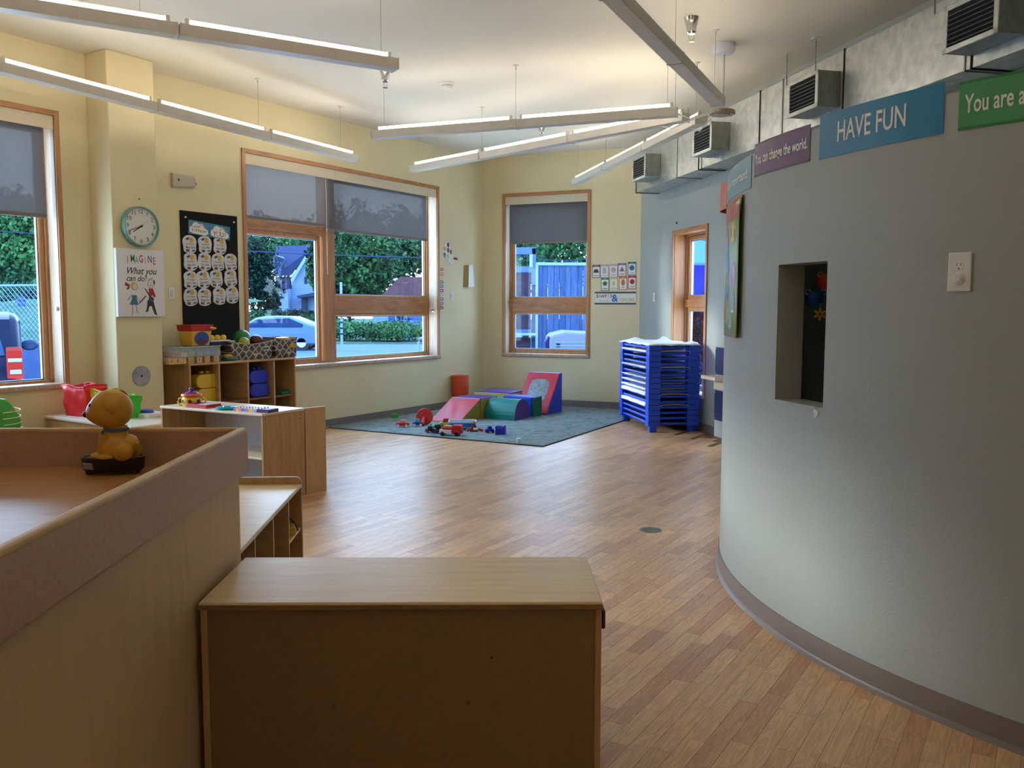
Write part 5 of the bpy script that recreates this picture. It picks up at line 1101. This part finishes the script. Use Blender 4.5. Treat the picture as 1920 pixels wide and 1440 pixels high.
hand(R(250),.145,.004,'minute_hand'); hand(R(236),.098,.006,'hour_hand',y=.043); hand(R(50),.115,.001,'second_hand',M('sec_grey',(120,116,110),.5),y=.047); disc(.010,.04,.05,16).build('hub',K,t)
# picture canvas on the pillar
t,u,z=onwall('canvas_print','white canvas print with bright lettering and two drawn children','picture',1,263,527,.33)
hw=.247; hh=.325
u0=P(1,219,592,.345)[0]; u1=P(1,307,592,.345)[0]; hw=(u0-u1)/2; ua,za=P(1,219,463,.345); ub,zb=P(1,219,592,.345); hh=(za-zb)/2
t.matrix_world=wm(1,(u0+u1)/2,.332,(za+zb)/2-.01)@Matrix.Rotation(PI,4,'Z')
MB().box(-hw,hw,-.038,0,-hh,hh).build('canvas',M('canvas_white',(222,220,224),.6),t,.003)
yF=-.0392; cols=[(204,90,60),(40,110,60),(120,160,190),(180,40,40),(220,150,80),(50,70,150),(200,80,50)]
for k,(c,ch) in enumerate(zip(cols,'IMAGINE')): text(ch,.098,mk('im%d'%k,c),'letter',t,loc=(-.135+.0465*k+(.006 if k in (1,) else 0),yF,hh-.10+(.008 if k in(1,3,5) else -.006)),ext=0,off=.0008,sx=.62)
text('What you',.088,K,'lettering',t,loc=(0,yF,hh-.205),shear=.35,ext=0,sx=.9,off=.0005); text('can do!',.078,K,'lettering',t,loc=(-.055,yF,hh-.275),shear=.35,ext=0,sx=.9,off=.0005)
def blob(nm,pts,c,y=yF): MB().prism(pts,y-.0005,y,'y').build(nm,mk(nm+'%d'%(c[0]+c[1]*3+c[2]*7),c),t)
def ell(cx,cz,rx,rz,n=16): return [(cx+rx*math.cos(2*PI*k/n),cz+rz*math.sin(2*PI*k/n)) for k in range(n)]
def stroke(nm,pts,r=.0022,c=(30,28,28),y=yF-.001): MB().tube([(a,y,q) for a,q in pts],r,4).build(nm,mk(nm+'s%d'%c[0],c),t)
zc=-hh*.33
blob('hair',ell(-.085,zc+.075,.030,.040),(206,190,90)); blob('face',ell(-.068,zc+.070,.026,.032),(224,214,204),yF-.0006); blob('bow',[(-.12,zc+.085),(-.165,zc+.11),(-.175,zc+.08),(-.14,zc+.07),(-.16,zc+.04),(-.13,zc+.045)],(170,30,40)); blob('dress',[(-.10,zc-.01),(-.06,zc-.01),(-.055,zc-.05),(-.035,zc-.10),(-.13,zc-.10),(-.105,zc-.05)],(60,110,140))
for cx_,cz_,rx_,rz_ in ((-.068,zc+.070,.026,.032),(.10,zc+.10,.033,.040)): stroke('outline',ell(cx_,cz_,rx_,rz_,14)+[ell(cx_,cz_,rx_,rz_,14)[0]],.0014)
for q in ((-.073,.078),(-.060,.078),(.092,.108),(.108,.108)): stroke('eye',[(q[0]-.002,zc+q[1]),(q[0]+.002,zc+q[1])],.002)
stroke('smile',[(.085,zc+.088),(.098,zc+.080),(.112,zc+.088)],.0014)
stroke('arm',[(-.10,zc-.01),(-.13,zc-.035),(-.15,zc-.055)]); stroke('arm',[(-.06,zc-.01),(-.045,zc-.05),(-.02,zc-.07)]); stroke('leg',[(-.10,zc-.10),(-.105,zc-.19),(-.115,zc-.20)]); stroke('leg',[(-.065,zc-.10),(-.055,zc-.17),(-.045,zc-.18)]); stroke('pencil',[(-.03,zc-.085),(.045,zc-.015)],.006,(90,90,96)); stroke('smile',[(-.075,zc+.058),(-.066,zc+.053),(-.058,zc+.06)],.0015)
blob('face',ell(.10,zc+.10,.033,.040),(220,214,206)); blob('shirt',[(.075,zc+.055),(.12,zc+.055),(.15,zc-.02),(.13,zc-.03),(.115,zc-.01),(.075,zc-.02)],(170,34,40),yF-.0006); blob('headphone',ell(.136,zc+.115,.008,.022,10),(20,20,24),yF-.0008)
blob('guitar',[(.03,zc+.05),(.04,zc+.055),(.085,zc-.005),(.13,zc-.04),(.12,zc-.07),(.09,zc-.075),(.07,zc-.05),(.075,zc-.015)],(70,66,84),yF-.0012); blob('trousers',[(.06,zc-.055),(.12,zc-.06),(.15,zc-.17),(.16,zc-.20),(.13,zc-.19),(.10,zc-.11),(.075,zc-.115),(.06,zc-.165),(.03,zc-.165),(.045,zc-.15)],(44,40,50)); stroke('hair_line',[(.07,zc+.13),(.085,zc+.15),(.105,zc+.145),(.125,zc+.152)],.0018); text('signed',.018,K,'signature',t,loc=(.09,yF,-hh+.035),shear=.3,ext=0) if False else None
# pillar nail, round metal plate
t,_,_=onwall('nail','small dark nail above the clock on the pillar','nail',1,260,373,.33); disc(.006,0,.012,8).build('nail_head',K,t)
t,_,_=onwall('metal_plate','round scuffed steel cover plate low on the pillar','cover plate',1,265,705,.33); disc(.098,0,.006,32).build('plate',M('plate_steel',(170,168,170),.3,.7,n=.25,ns=10),t,.002); disc(.010,.006,.010,12).build('screw',K,t)
MB().prism([(-.02,-.08),(.035,-.06),(.03,-.02),(.0,.0)],-.0072,-.006,'y').build('worn_patch',M('worn',(196,168,160),.5),t)
# emergency light
t,u,z=onwall('emergency_light','cream emergency lamp box high on the yellow wall','lamp box',1,341,341,0)
MB().add([(-.135,0,-.075),(.135,0,-.06),(.135,0,.075),(-.135,0,.08),(-.13,-.035,-.065),(.125,-.06,-.035),(.125,-.06,.05),(-.13,-.035,.075)],[(0,1,2,3),(4,7,6,5),(0,4,5,1),(1,5,6,2),(2,6,7,3),(3,7,4,0)]).build('housing',M('box_cream',(196,186,166),.5),t,.008,seg=2)
MB().lathe([(.001,0),(.012,0),(.010,.006),(.001,.007)],14,mat=Matrix.Translation((-.07,-.043,.01))@Matrix.Rotation(PI/2,4,'X')).build('indicator',M('ind',(90,80,66),.4),t); MB().tube([(.135,-.02,-.005),(.15,-.02,-.005)],.016,12).build('lamp_head',m_black,t)
def switch(lab,w,px,py):
    t,_,_=onwall('light_switch',lab,'light switch',w,px,py,0,'light switches'); MB().box(-.036,.036,-.006,0,-.06,.06).build('plate',m_white,t,.004,seg=2); MB().box(-.016,.016,-.010,-.005,-.033,.033).build('rocker',M('rocker',(206,204,198),.4),t,.002); return t
switch('white light switch between the canvas and the black board',1,321,550); switch('white light switch near the corner of the yellow wall',1,847,556); switch('white light switch on the grey far wall',3,1227,557)
# black birthday board
uA,zA=P(1,336,394); uB,zB=P(1,447,640); uC,_=P(1,443,406)
t=thing('notice_board','tall black felt board of birthday badges on the yellow wall','board',mat=wm(1,(uA+uC)/2+.0,.004,(2.495+1.02)/2)@Matrix.Rotation(PI,4,'Z'))
bw=(uA-uC)/2; MB().box(-bw,bw,-.008,0,-.737,.737).build('felt_panel',M('black_felt',(7,7,9),.95,bump=.2,bs=200),t)
for x in (-bw+.06,bw-.05): disc(.009,.008,.02,12,(x,.70-.03)).build('push_pin',m_white,t)
bp_=(uA+uC)/2; bz=(2.495+1.02)/2
bs=[(355,458),(384,459),(412,461),(357,491),(383,491),(408,492),(432,492),(357,525),(381,524),(405,523),(432,522),(357,557),(383,557),(411,555),(435,553)]
rows=['top']*3+['second']*4+['third']*4+['bottom']*4; colsn=['left','middle','right','leftmost','second','third','rightmost','leftmost','second','third','rightmost','leftmost','second','third','rightmost']
dates=['May 2nd','Oct 9th','Nov 4th','Sep 3rd','Oct 9th','Feb 23rd','Oct 12th','Apr 17th','July 6th','May 11th','June 5th','July 14th','Aug 1st','Dec 5th','July 21st']
m_gold=M('badge_gold',(206,164,60),.5); m_bblue=M('badge_blue',(50,64,120),.5); m_bmar=M('badge_maroon',(120,60,60),.5); m_badge=M('badge_white',(206,206,206),.5)
for k,(px,py) in enumerate(bs):
    t,_,_=onwall('birthday_badge','white birthday cutout with gold balloon, %s one in the %s row'%(colsn[k],rows[k]),'badge',1,px,py,.012,'birthday cutouts on the black board',tilt=random.uniform(-5,5))
    N=28; MB().prism([(.082*math.cos(a)*(1+.06*math.sin(5*a+k))*(abs(math.cos(a))**4+abs(math.sin(a))**4)**-.25,.090*math.sin(a)*(1+.05*math.cos(4*a))*(abs(math.cos(a))**4+abs(math.sin(a))**4)**-.25) for a in [2*PI*j/N for j in range(N)]],-.003,0,'y').build('card',m_badge,t)
    MB().prism(ell(.022,.045,.026,.030,14),-.0042,-.003,'y').build('balloon',m_gold,t); MB().prism([(-.05,.055),(-.01,.075),(.0,.055),(-.03,.04)],-.0040,-.003,'y').build('cloud_print',m_bblue,t)
    MB().prism([(-.05,-.075),(-.045,-.05),(-.005,-.055),(-.01,-.08)],-.0040,-.003,'y').build('corner_print',m_bmar,t); MB().prism([(.02,-.075),(.03,-.06),(.065,-.055),(.06,-.07)],-.0040,-.003,'y').build('corner_print',m_bblue,t)
    text(dates[k],.032,K,'lettering',t,loc=(.004,-.0044,-.032),ext=0,off=.0004); MB().tube([(-.045,-.0042,.0),(-.03,-.0042,.012),(-.02,-.0042,-.002),(.0,-.0042,.006),(.03,-.0042,-.002),(.05,-.0042,.004)],.0022,4).build('scribble',K,t)
m_sky=M('banner_sky',(56,128,158),.6,n=.15,ns=20)
for k,(px,py,lab) in enumerate(((373,428,'blue cloud banner reading happy birthday at the top of the black board'),(412,435,'blue cloud banner reading to you beside the happy birthday one'))):
    t,_,_=onwall('banner_card',lab,'banner',1,px,py,.0135,'cloud banners on the black board',tilt=4); MB().box(-.132,.132,-.002,0,-.072,.072).build('sky_card',m_sky,t)
    cl=[(-.118,-.05),(-.118,.0),(-.09,.015),(-.075,.045),(-.04,.060),(-.005,.045),(.03,.052),(.06,.035),(.075,.005),(.11,-.01),(.118,-.045),(.08,-.066),(-.08,-.06)]
    MB().prism(cl,-.0032,-.002,'y').build('cloud',W0,t)
    MB().tube([(.03+.03*math.cos(a),-.0036,.008+.032*math.sin(a)) for a in [PI*j/10 for j in range(11)]],.004,5).build('rainbow',mk('rb',(196,110,90)),t)
    if k==0: text('HAPPY',.034,mk('hp',(110,100,96)),'lettering',t,loc=(-.045,-.0036,.006),ext=0); 
    else: text('to',.026,mk('hp',(110,100,96)),'lettering',t,loc=(-.05,-.0036,.018),ext=0)
    wds=('BIRTHDAY',.036,[(190,60,50),(210,160,60),(60,120,80),(70,70,90)],.024) if k==0 else ('YOU!',.075,[(190,50,40),(214,170,60),(40,120,80),(60,60,70)],.046)
    for j,ch in enumerate(wds[0]): text(ch,wds[1],mk('wd%d'%(j%4),wds[2][j%4]),'letter',t,loc=(-wds[3]*(len(wds[0])-1)/2+wds[3]*j,-.0037,-.030),ext=0,off=.001)
# palette sticker, crayons, paper pocket
t,u,z=onwall('palette_cutout','white painters palette cutout with coloured blobs right of the wide window','wall cutout',1,842,475,0)
MB().prism([(-.14,-.05),(-.15,.03),(-.12,.12),(-.06,.17),(0,.16),(.03,.08),(.05,.0),(.09,-.05),(.10,-.12),(.07,-.17),(.02,-.14),(-.04,-.10)],-.003,0,'y').build('palette_card',W0,t)
for (x,z_,c,r) in ((-.03,.12,(80,50,130),.034),(-.105,.06,(214,190,70),.032),(-.03,.04,(190,40,60),.034),(.035,.02,(40,110,70),.032),(-.115,-.03,(60,130,170),.034),(-.03,-.05,(214,120,110),.034),(.05,-.09,(200,205,215),.030)):
    MB().prism([(x+r*.75*math.cos(a)*(1+.25*math.sin(3*a)),z_+r*1.25*math.sin(a)*(1+.15*math.cos(2*a))) for a in [2*PI*j/16 for j in range(16)]],-.0045,-.003,'y').build('paint_blob',mk('pb%d'%c[0],c),t)
MB().prism([(.10,-.06),(.17,-.05),(.23,-.08),(.16,-.09),(.11,-.085)],-.004,-.001,'y').build('brush_tip',mk('brush',(120,60,44)),t)
cr=[(505,(206,90,100),'red crayon label, top of the strip by the window'),(514,(214,130,130),'pink crayon label under the red one'),(529,(70,130,140),'teal crayon label in the strip'),(537,(60,110,150),'blue crayon label under the teal one'),(545,(100,80,140),'purple crayon label in the strip'),(553,(220,180,180),'pale pink crayon label in the strip'),(561,(60,56,70),'dark grey crayon label in the strip'),(569,(206,200,196),'white crayon label in the strip'),(577,(120,84,60),'brown crayon label at the bottom of the strip')]
for py,c,lab in cr:
    t,_,_=onwall('crayon_label',lab,'label',1,828,py,0,'crayon colour labels beside the wide window'); MB().prism([(-.035,-.022),(.022,-.022),(.045,0),(.022,.022),(-.035,.022)],-.003,0,'y').build('crayon_card',mk('cr%d'%c[0],c),t); MB().prism([(-.028,-.008),(.012,-.008),(.012,.008),(-.028,.008)],-.0035,-.003,'y').build('word_strip',W0,t)
t,_,_=onwall('paper_pocket','white paper sheets hung on the wall near the room corner','paper',1,877,518,0); MB().add([(-.13,0,-.165),(-.07,-.06,-.17),(-.05,-.055,.17),(-.11,0,.16)],[(0,1,2,3)]).build('tan_backing',mk('tan',(170,140,84)),t); MB().add([(-.07,-.061,-.17),(.12,-.04,-.16),(.09,-.03,.175),(-.045,-.056,.172)],[(0,1,2,3)]).build('sheet',m_paper,t)
# shape cards on the back wall
cards=[(1118,509,'brown','trapezoid'),(1133.5,508.5,'grey','rectangle'),(1150.5,507.5,'pink','hexagon'),(1166.5,506,'lilac','triangle'),(1185,503.5,'teal','circle'),(1134.5,533,'green','pentagon'),(1151,532.5,'yellow','diamond'),(1168.5,531,'orange','oval'),(1185.5,529.5,'red','octagon')]
cc={'brown':(84,50,44),'grey':(176,172,176),'pink':(206,160,170),'lilac':(130,110,140),'teal':(30,110,140),'green':(30,110,70),'yellow':(206,190,90),'orange':(206,110,50),'red':(180,30,34)}
def poly(n,rx,rz,a0=PI/2): return [(rx*math.cos(a0+2*PI*k/n),rz*math.sin(a0+2*PI*k/n)) for k in range(n)]
shp={'trapezoid':[(-.045,-.03),(.045,-.03),(.028,.022),(-.028,.022)],'rectangle':[(-.025,-.045),(.025,-.045),(.025,.04),(-.025,.04)],'hexagon':poly(6,.042,.042,0),'triangle':[(-.038,-.032),(.038,-.032),(0,.042)],'circle':poly(24,.038,.038),'pentagon':poly(5,.038,.038),'diamond':poly(4,.024,.042),'oval':poly(20,.028,.048),'octagon':poly(8,.038,.038,PI/8)}
for px,py,c,sh in cards:
    t,_,_=onwall('shape_card','%s bordered card with a %s %s on it'%(c,c,sh),'card',2,px,py,0,'shape cards on the back wall'); m=mk('cd'+c,cc[c])
    MB().box(-.062,.062,-.003,0,-.098,.098).build('border_card',m,t); MB().box(-.053,.053,-.004,-.003,-.088,.068).build('card_face',W0,t); MB().prism([(a,q+.01) for a,q in shp[sh]],-.005,-.004,'y').build('shape',m,t)
    text(sh,.024,K if c not in('grey','yellow','pink') else mk('pale',(150,140,140)),'lettering',t,loc=(0,-.0045,-.06),ext=0,off=.0004); text(c.upper(),.018,W0,'lettering',t,loc=(0,-.0035,.083),ext=0)
t,_,_=onwall('shapes_banner','white strip under the shape cards reading shapes and colors','banner',2,1153.5,559,0)
MB().box(-.315,.315,-.003,0,-.095,.095).build('dark_card',mk('dkb',(90,86,96)),t); MB().box(-.314,.314,-.004,-.003,-.068,.068).build('strip_face',W0,t)
for j,ch in enumerate('SHAPES'): text(ch,.062,mk('sh%d'%j,[(40,60,100),(150,130,110),(60,100,110),(190,50,60),(200,180,170),(50,80,130)][j]),'letter',t,loc=(-.275+.043*j,-.0045,.028),ext=0,off=.002)
text('&',.15,mk('amp',(30,120,170)),'ampersand',t,loc=(-.005,-.0045,-.005),ext=0,off=.004); text('formas',.055,mk('fm',(170,160,160)),'lettering',t,loc=(-.17,-.0045,-.036),ext=0); text('COLORS',.058,mk('cl',(200,190,100)),'lettering',t,loc=(.18,-.0045,-.028),ext=0,off=.003); text('colores',.04,mk('cl2',(214,210,196)),'lettering',t,loc=(.18,-.0045,.035),ext=0)
# signs bent round the curved wall
def _tw(words,ts):
    cu=bpy.data.curves.new('t','FONT'); cu.body=words; cu.size=ts; o=bpy.data.objects.new('t',cu); C.objects.link(o); bpy.context.view_layer.update(); w_=o.dimensions.x; bpy.data.objects.remove(o); bpy.data.curves.remove(cu); return w_
def bent(name,lab,cat,pL,pR,ht_,col,words=None,ts=.1,tc_=None,edge=None,group='word signs along the top of the curved wall',tx=0,a_l=None,zt=None,zmid=None,tsx=1,fit=.9):
    aL=a_l if a_l is not None else oncyl(pL[0],pL[1])[0]; aR,zR=oncyl(*pR); zL=oncyl(*pL)[1] if a_l is None else zR
    if zmid is not None: zL=zR=zmid
    am=(aL+aR)/2; z_=(zL+zR)/2; o=cp(am,z_); half=(aR-aL)*CR/2
    t=thing(name,lab,cat,mat=Matrix.Translation(o),group=group)
    def f(d): return lambda x,z: cp(am+x/CR,z_+z+(zR-zL)*x/(2*half),CR+d)-o
    def strip(nm,x0,x1,z0,z1,d,mat,n=16):
        b=MB(); g=f(d); gi=f(d-.0015)
        for i in range(n+1): 
            x=x0+(x1-x0)*i/n; b.v+= [tuple(g(x,z0)),tuple(g(x,z1)),tuple(gi(x,z0)),tuple(gi(x,z1))]
        for i in range(n):
            a=i*4; b.f+=[(a,a+4,a+5,a+1),(a+2,a+3,a+7,a+6),(a+1,a+5,a+7,a+3),(a,a+2,a+6,a+4)]; b.mi+=[0]*4
        b.f+=[(0,1,3,2),(n*4,n*4+2,n*4+3,n*4+1)]; b.mi+=[0,0]
        return b.build(nm,mat,t,smooth=False)
    if ht_: strip('card',-half,half,-ht_/2,ht_/2,.0035,M('sg%d_%d_%d'%col,col,.35,n=.06,ns=5))
    if edge:
        for s in (1,-1): strip('border',-half,half,s*(ht_/2-.005)-.004,s*(ht_/2-.005)+.004,.0045,M('se%d'%edge[0],edge,.4))
    if words:
        mxw=_tw(words,ts); tsx=fit*2*half/mxw
        text(words,ts,M('sign_letters',(226,226,214),.5) if tc_ is None else mk('st%d'%tc_[0],tc_),'lettering',t,bend=f(.0048),loc=(tx,0,0),ext=0,off=.0012,sx=tsx)
    return t,f,strip,half
def zc_(a,b): return None
aT=math.acos(-CR/CC.length)  # silhouette seen from the camera
dirc=math.atan2(-CC.y,-CC.x); a_sil=(dirc-math.acos(CR/CC.length))%(2*PI)
hS=.155
bent('word_sign','purple sign reading you can change the world','sign',(1416,302),(1520,267.5),hS,(92,50,104),'You can change the world.',.066,edge=(74,38,86),fit=.94)
bent('word_sign','blue sign reading have fun','sign',(1538,259),(1771,202),.178,(22,120,164),'HAVE FUN',.115,tx=-.02,fit=.56)
bent('word_sign','green sign at the right edge starting with you are a','sign',(1799,200),(2040,160),.165,(70,150,92),'You are amazing!',.088,edge=(40,120,64),tx=.0,fit=.88)
aR=oncyl(1410,303)[0]; zz=oncyl(1410,306)[1]
bent('word_sign','pale blue sign reading you are important at the turn of the wall','sign',None,(1410,303),.155,(112,160,176),'You are important!',.062,a_l=a_sil+.006,zmid=2.165,fit=.86)
bent('word_sign','orange sign mostly hidden round the turn of the curved wall','sign',None,(1366,330),.16,(206,110,74),None,a_l=a_sil-.16,zmid=2.16) if False else None
o_a0,o_a1=a_sil-.17,a_sil-.02
t=thing('word_sign','orange sign edge curling away at the turn of the curved wall','sign',mat=Matrix.Translation(cp(o_a1,2.16)),group='word signs along the top of the curved wall')
b=MB(); 
for i in range(9):
    k=i/8; a=o_a0+(o_a1-o_a0)*k; d=.006+.05*math.sin(PI*min(1,k*1.0))**1.5
    for zz_ in (-.078,.078): b.v.append(tuple(cp(a,2.16+zz_,CR+d)-cp(o_a1,2.16)))
for i in range(8): b.f.append((2*i,2*i+2,2*i+3,2*i+1)); b.mi.append(0)
o=b.build('curled_card',M('sg_or',(206,110,74),.4),t); s_=o.modifiers.new('s','SOLIDIFY'); s_.thickness=.002
# opposites poster
aR,z1=oncyl(1396,364); z0=oncyl(1396,635)[1]; aL=a_sil-.015; am=(aL+aR)/2; half=(aR-aL)*CR/2; hh=(z1-z0)/2; zm=(z1+z0)/2; o0=cp(am,zm)
t=thing('opposites_poster','long green and red poster titled opposites on the curved wall','poster',mat=Matrix.Translation(o0))
def fp(d):
    def g(x,z): 
        k=(x/half+1)/2; lift=.030*max(0,k-.55)**1.5*2.2*(1 if z<hh*.9 else .4); return cp(am+x/CR,zm+z,CR+.004+lift+d)-o0
    return g
def patch(nm,x0,x1,za,zb,d,mat,n=10,m=6):
    b=MB(); g=fp(d)
    for i in range(n+1):
        for j in range(m+1): b.v.append(tuple(g(x0+(x1-x0)*i/n,za+(zb-za)*j/m)))
    for i in range(n):
        for j in range(m): a=i*(m+1)+j; b.f.append((a,a+m+1,a+m+2,a+1)); b.mi.append(0)
    return b.build(nm,mat,t,smooth=True)
o=patch('poster_sheet',-half,half,-hh,hh,0,M('poster_green',(140,160,64),.3)); s_=o.modifiers.new('s','SOLIDIFY'); s_.thickness=.0015; s_.offset=-1
patch('title_band',-half,half,hh*.71,hh,.001,M('poster_red',(186,64,50),.3))
def pell(nm,cx,cz,rx,rz,c,d=.0015,n=20):
    b=MB(); g=fp(d); b.v=[tuple(g(cx,cz))]+[tuple(g(cx+rx*math.cos(2*PI*k/n),cz+rz*math.sin(2*PI*k/n))) for k in range(n)]; b.f=[(0,1+k,1+(k+1)%n) for k in range(n)]; b.mi=[0]*n; b.build(nm,M('pe%d_%d_%d'%c,c,.35),t)
for q in ((.45,.52,.30,.15,(206,190,70)),(-.40,.50,.30,.15,(176,120,150)),(-.30,.18,.30,.26,(90,150,190)),(-.10,.05,.16,.22,(60,130,170)),(.55,-.10,.30,.20,(170,130,170)),(-.55,-.12,.22,.18,(214,180,70)),(-.1,-.36,.24,.16,(80,130,170)),(-.6,-.62,.26,.19,(214,110,90)),(.55,-.48,.22,.16,(150,160,180)),(.3,-.75,.30,.14,(110,170,110))):
    pell('round_picture',q[0]*half,q[1]*hh,q[2]*half,q[3]*hh,q[4])
for q in ((.25,.52,.05,.09,(70,70,40)),(.62,.50,.06,.07,(110,80,40)),(-.4,.55,.08,.05,(120,40,60)),(-.2,.2,.06,.12,(40,90,150)),(.62,-.05,.05,.1,(220,215,220)),(-.1,-.38,.08,.06,(30,60,110)),(-.6,-.62,.08,.1,(180,60,60)),(.15,-.78,.08,.05,(190,60,50)),(.6,-.62,.16,.02,(220,220,220))):
    pell('figure',q[0]*half,q[1]*hh,q[2]*half,q[3]*hh,q[4],.0022,12)
for j,ch in enumerate('Opposites'): text(ch,.095,mk('op%d'%(j%4),[(236,220,190),(230,190,90),(150,190,120),(220,200,160)][j%4]),'letter',t,bend=fp(.0025),loc=(-half*.82+half*1.64*j/8,0,hh*.855),ext=0,off=.001,sx=.8)
# outlet and cover
a_,z_=oncyl(1800.5,510); o0=cp(a_,z_,CR+.001); t=thing('wall_outlet','white wall outlet plate with one round safety plug','outlet',mat=Matrix.Translation(o0)@Matrix.Rotation(a_+PI/2,4,'Z'))
MB().box(-.0415,.0415,-.007,0,-.068,.068).build('plate',m_white,t,.004,seg=2)
def face(z0,nm,mt): return MB().prism([(.018*math.cos(2*PI*k/24)*(1 if abs(math.cos(2*PI*k/24))<.9 else .97),z0+.0175*max(-.8,min(.8,math.sin(2*PI*k/24)))) for k in range(24)],-.0095,-.006,'y').build(nm,mt,t,.001)
face(.021,'socket',M('socket_white',(232,230,224),.35))
for x in (-.0075,.0075): MB().box(x-.0011,x+.0011,-.0098,-.009,.021,.031).build('slot',K,t)
disc(.0028,.009,.0099,10,(0,.012)).build('slot',K,t)
MB().lathe([(.001,0),(.021,0),(.0225,.004),(.019,.008),(.014,.0085),(.012,.0115),(.001,.012)],24,mat=Matrix.Translation((0,-.0065,-.024))@Matrix.Rotation(PI/2,4,'X')@Matrix.Scale(1.0,4)).build('safety_plug',M('plug_white',(222,220,214),.35),t,smooth=True); disc(.0022,.007,.0082,8,(0,0)).build('screw',M('socket_white',(232,230,224)),t)
# chipped paint under the niche
a_,z_=oncyl(1530,776); o0=cp(a_,z_,CR+.0006); t=thing('paint_chip','white chip of bare plaster under the niche corner','paint chip',mat=Matrix.Translation(o0)@Matrix.Rotation(a_+PI/2,4,'Z'))
MB().prism([(-.016,.006),(-.012,.018),(.002,.020),(.014,.012),(.018,-.002),(.010,-.006),(.004,-.014),(-.008,-.022),(-.012,-.016),(-.012,-.004)],-.0012,0,'y').build('bare_patch',M('plaster',(224,222,216),.8),t); MB().tube([(.0,-.001,.02),(-.002,-.001,.034)],.0008,4).build('crack',K,t)
# hanging toys inside the niche
def ray_r(px,py,k): d=ray(px,py); return Vector((0,0,H))+d*(k/d.y)
def cupt(lab,px,py,col,r,k=4.05):
    p=ray_r(px,py,k); t=thing('hanging_cup',lab,'hanging cup',tuple(p),group='cups hanging in the niche opening')
    MB().lathe([(.001,-.9*r),(.5*r,-.88*r),(.86*r,-.5*r),(1.0*r,.25*r),(1.06*r,.5*r),(1.0*r,.5*r),(.8*r,-.4*r),(.001,-.7*r)],24).build('cup_bowl',M('cup_%d'%col[0],col,.35),t,smooth=True)
    for s in (-1,1):
        MB().tube([(s*r*.8+.012*math.cos(a),-r*.55,r*.45+.012*math.sin(a)) for a in [2*PI*j/10 for j in range(10)]],.0025,6,closed=True).build('ring_eye',m_white,t,smooth=True)
        MB().sph((s*r*.3,-r*.3,-r*.95),r*.14).build('foot',M('cup_%d'%col[0],col),t)
    return t
cupt('blue bowl shaped cup hanging in the niche',1526,556,(20,90,170),.046); cupt('orange cup half hidden by the niche edge',1550,524,(230,90,50),.050)
p=ray_r(1537,589,4.05); t=thing('flower_spinner','yellow six petal flower spinner hanging below the blue cup','toy',tuple(p))
for k in range(6): a=2*PI*k/6+.5; MB().prism([(.006*math.cos(a+1.2),.006*math.sin(a+1.2)),(.026*math.cos(a+.22),.026*math.sin(a+.22)),(.034*math.cos(a),.034*math.sin(a)),(.026*math.cos(a-.22),.026*math.sin(a-.22)),(.006*math.cos(a-1.2),.006*math.sin(a-1.2))],-.004,.0,'y').build('petal',M('petal_yellow',(226,180,40),.4),t,.001)
MB().sph((0,-.004,0),.006).build('centre',M('petal_brown',(120,70,20),.4),t); MB().tube([(0,0,0),(0,0,.30)],.0012,5).build('cord',m_white,t)
# pilaster, coat panels and ledge at the far right
t=thing('ledge_shelf','pale wooden ledge on a bracket poking out beside the curved wall','ledge',mat=wm(3,-2.64,.0,.70)); MB().box(-.35,.03,.035,.20,-.02,.02).build('ledge_board',m_wtop,t,.004); MB().box(-.30,-.02,.035,.06,-.14,-.02).build('bracket',m_wtop,t,.003)
tag(MB().box(-3.3,-2.64,.0,.03,0,2.6).build('wall_pilaster',m_grey),kind='structure').matrix_world=wm(3)
for z0,z1,lab in ((.735,1.05,'upper dark blue panel over the wooden ledge'),(.20,.545,'lower dark blue panel under the wooden ledge')):
    t=thing('navy_board',lab,'board',mat=wm(3,-2.84,.031,(z0+z1)/2),group='dark blue panels by the curved wall'); h=(z1-z0)/2; MB().box(-.17,.17,0,.02,-h,h).build('panel_board',M('panel_navy',(24,34,84),.5),t,.003)
    for x in (.15,):
        for z in (-h+.02,h-.02): MB().sph((x,.021,z),.005).build('screw',m_white,t)
t,_,_=onwall('nail','lone nail on the grey wall left of the narrow window','nail',3,1270,418,0); MB().box(-.004,.004,-.015,0,-.012,.012).build('nail_head',K,t)
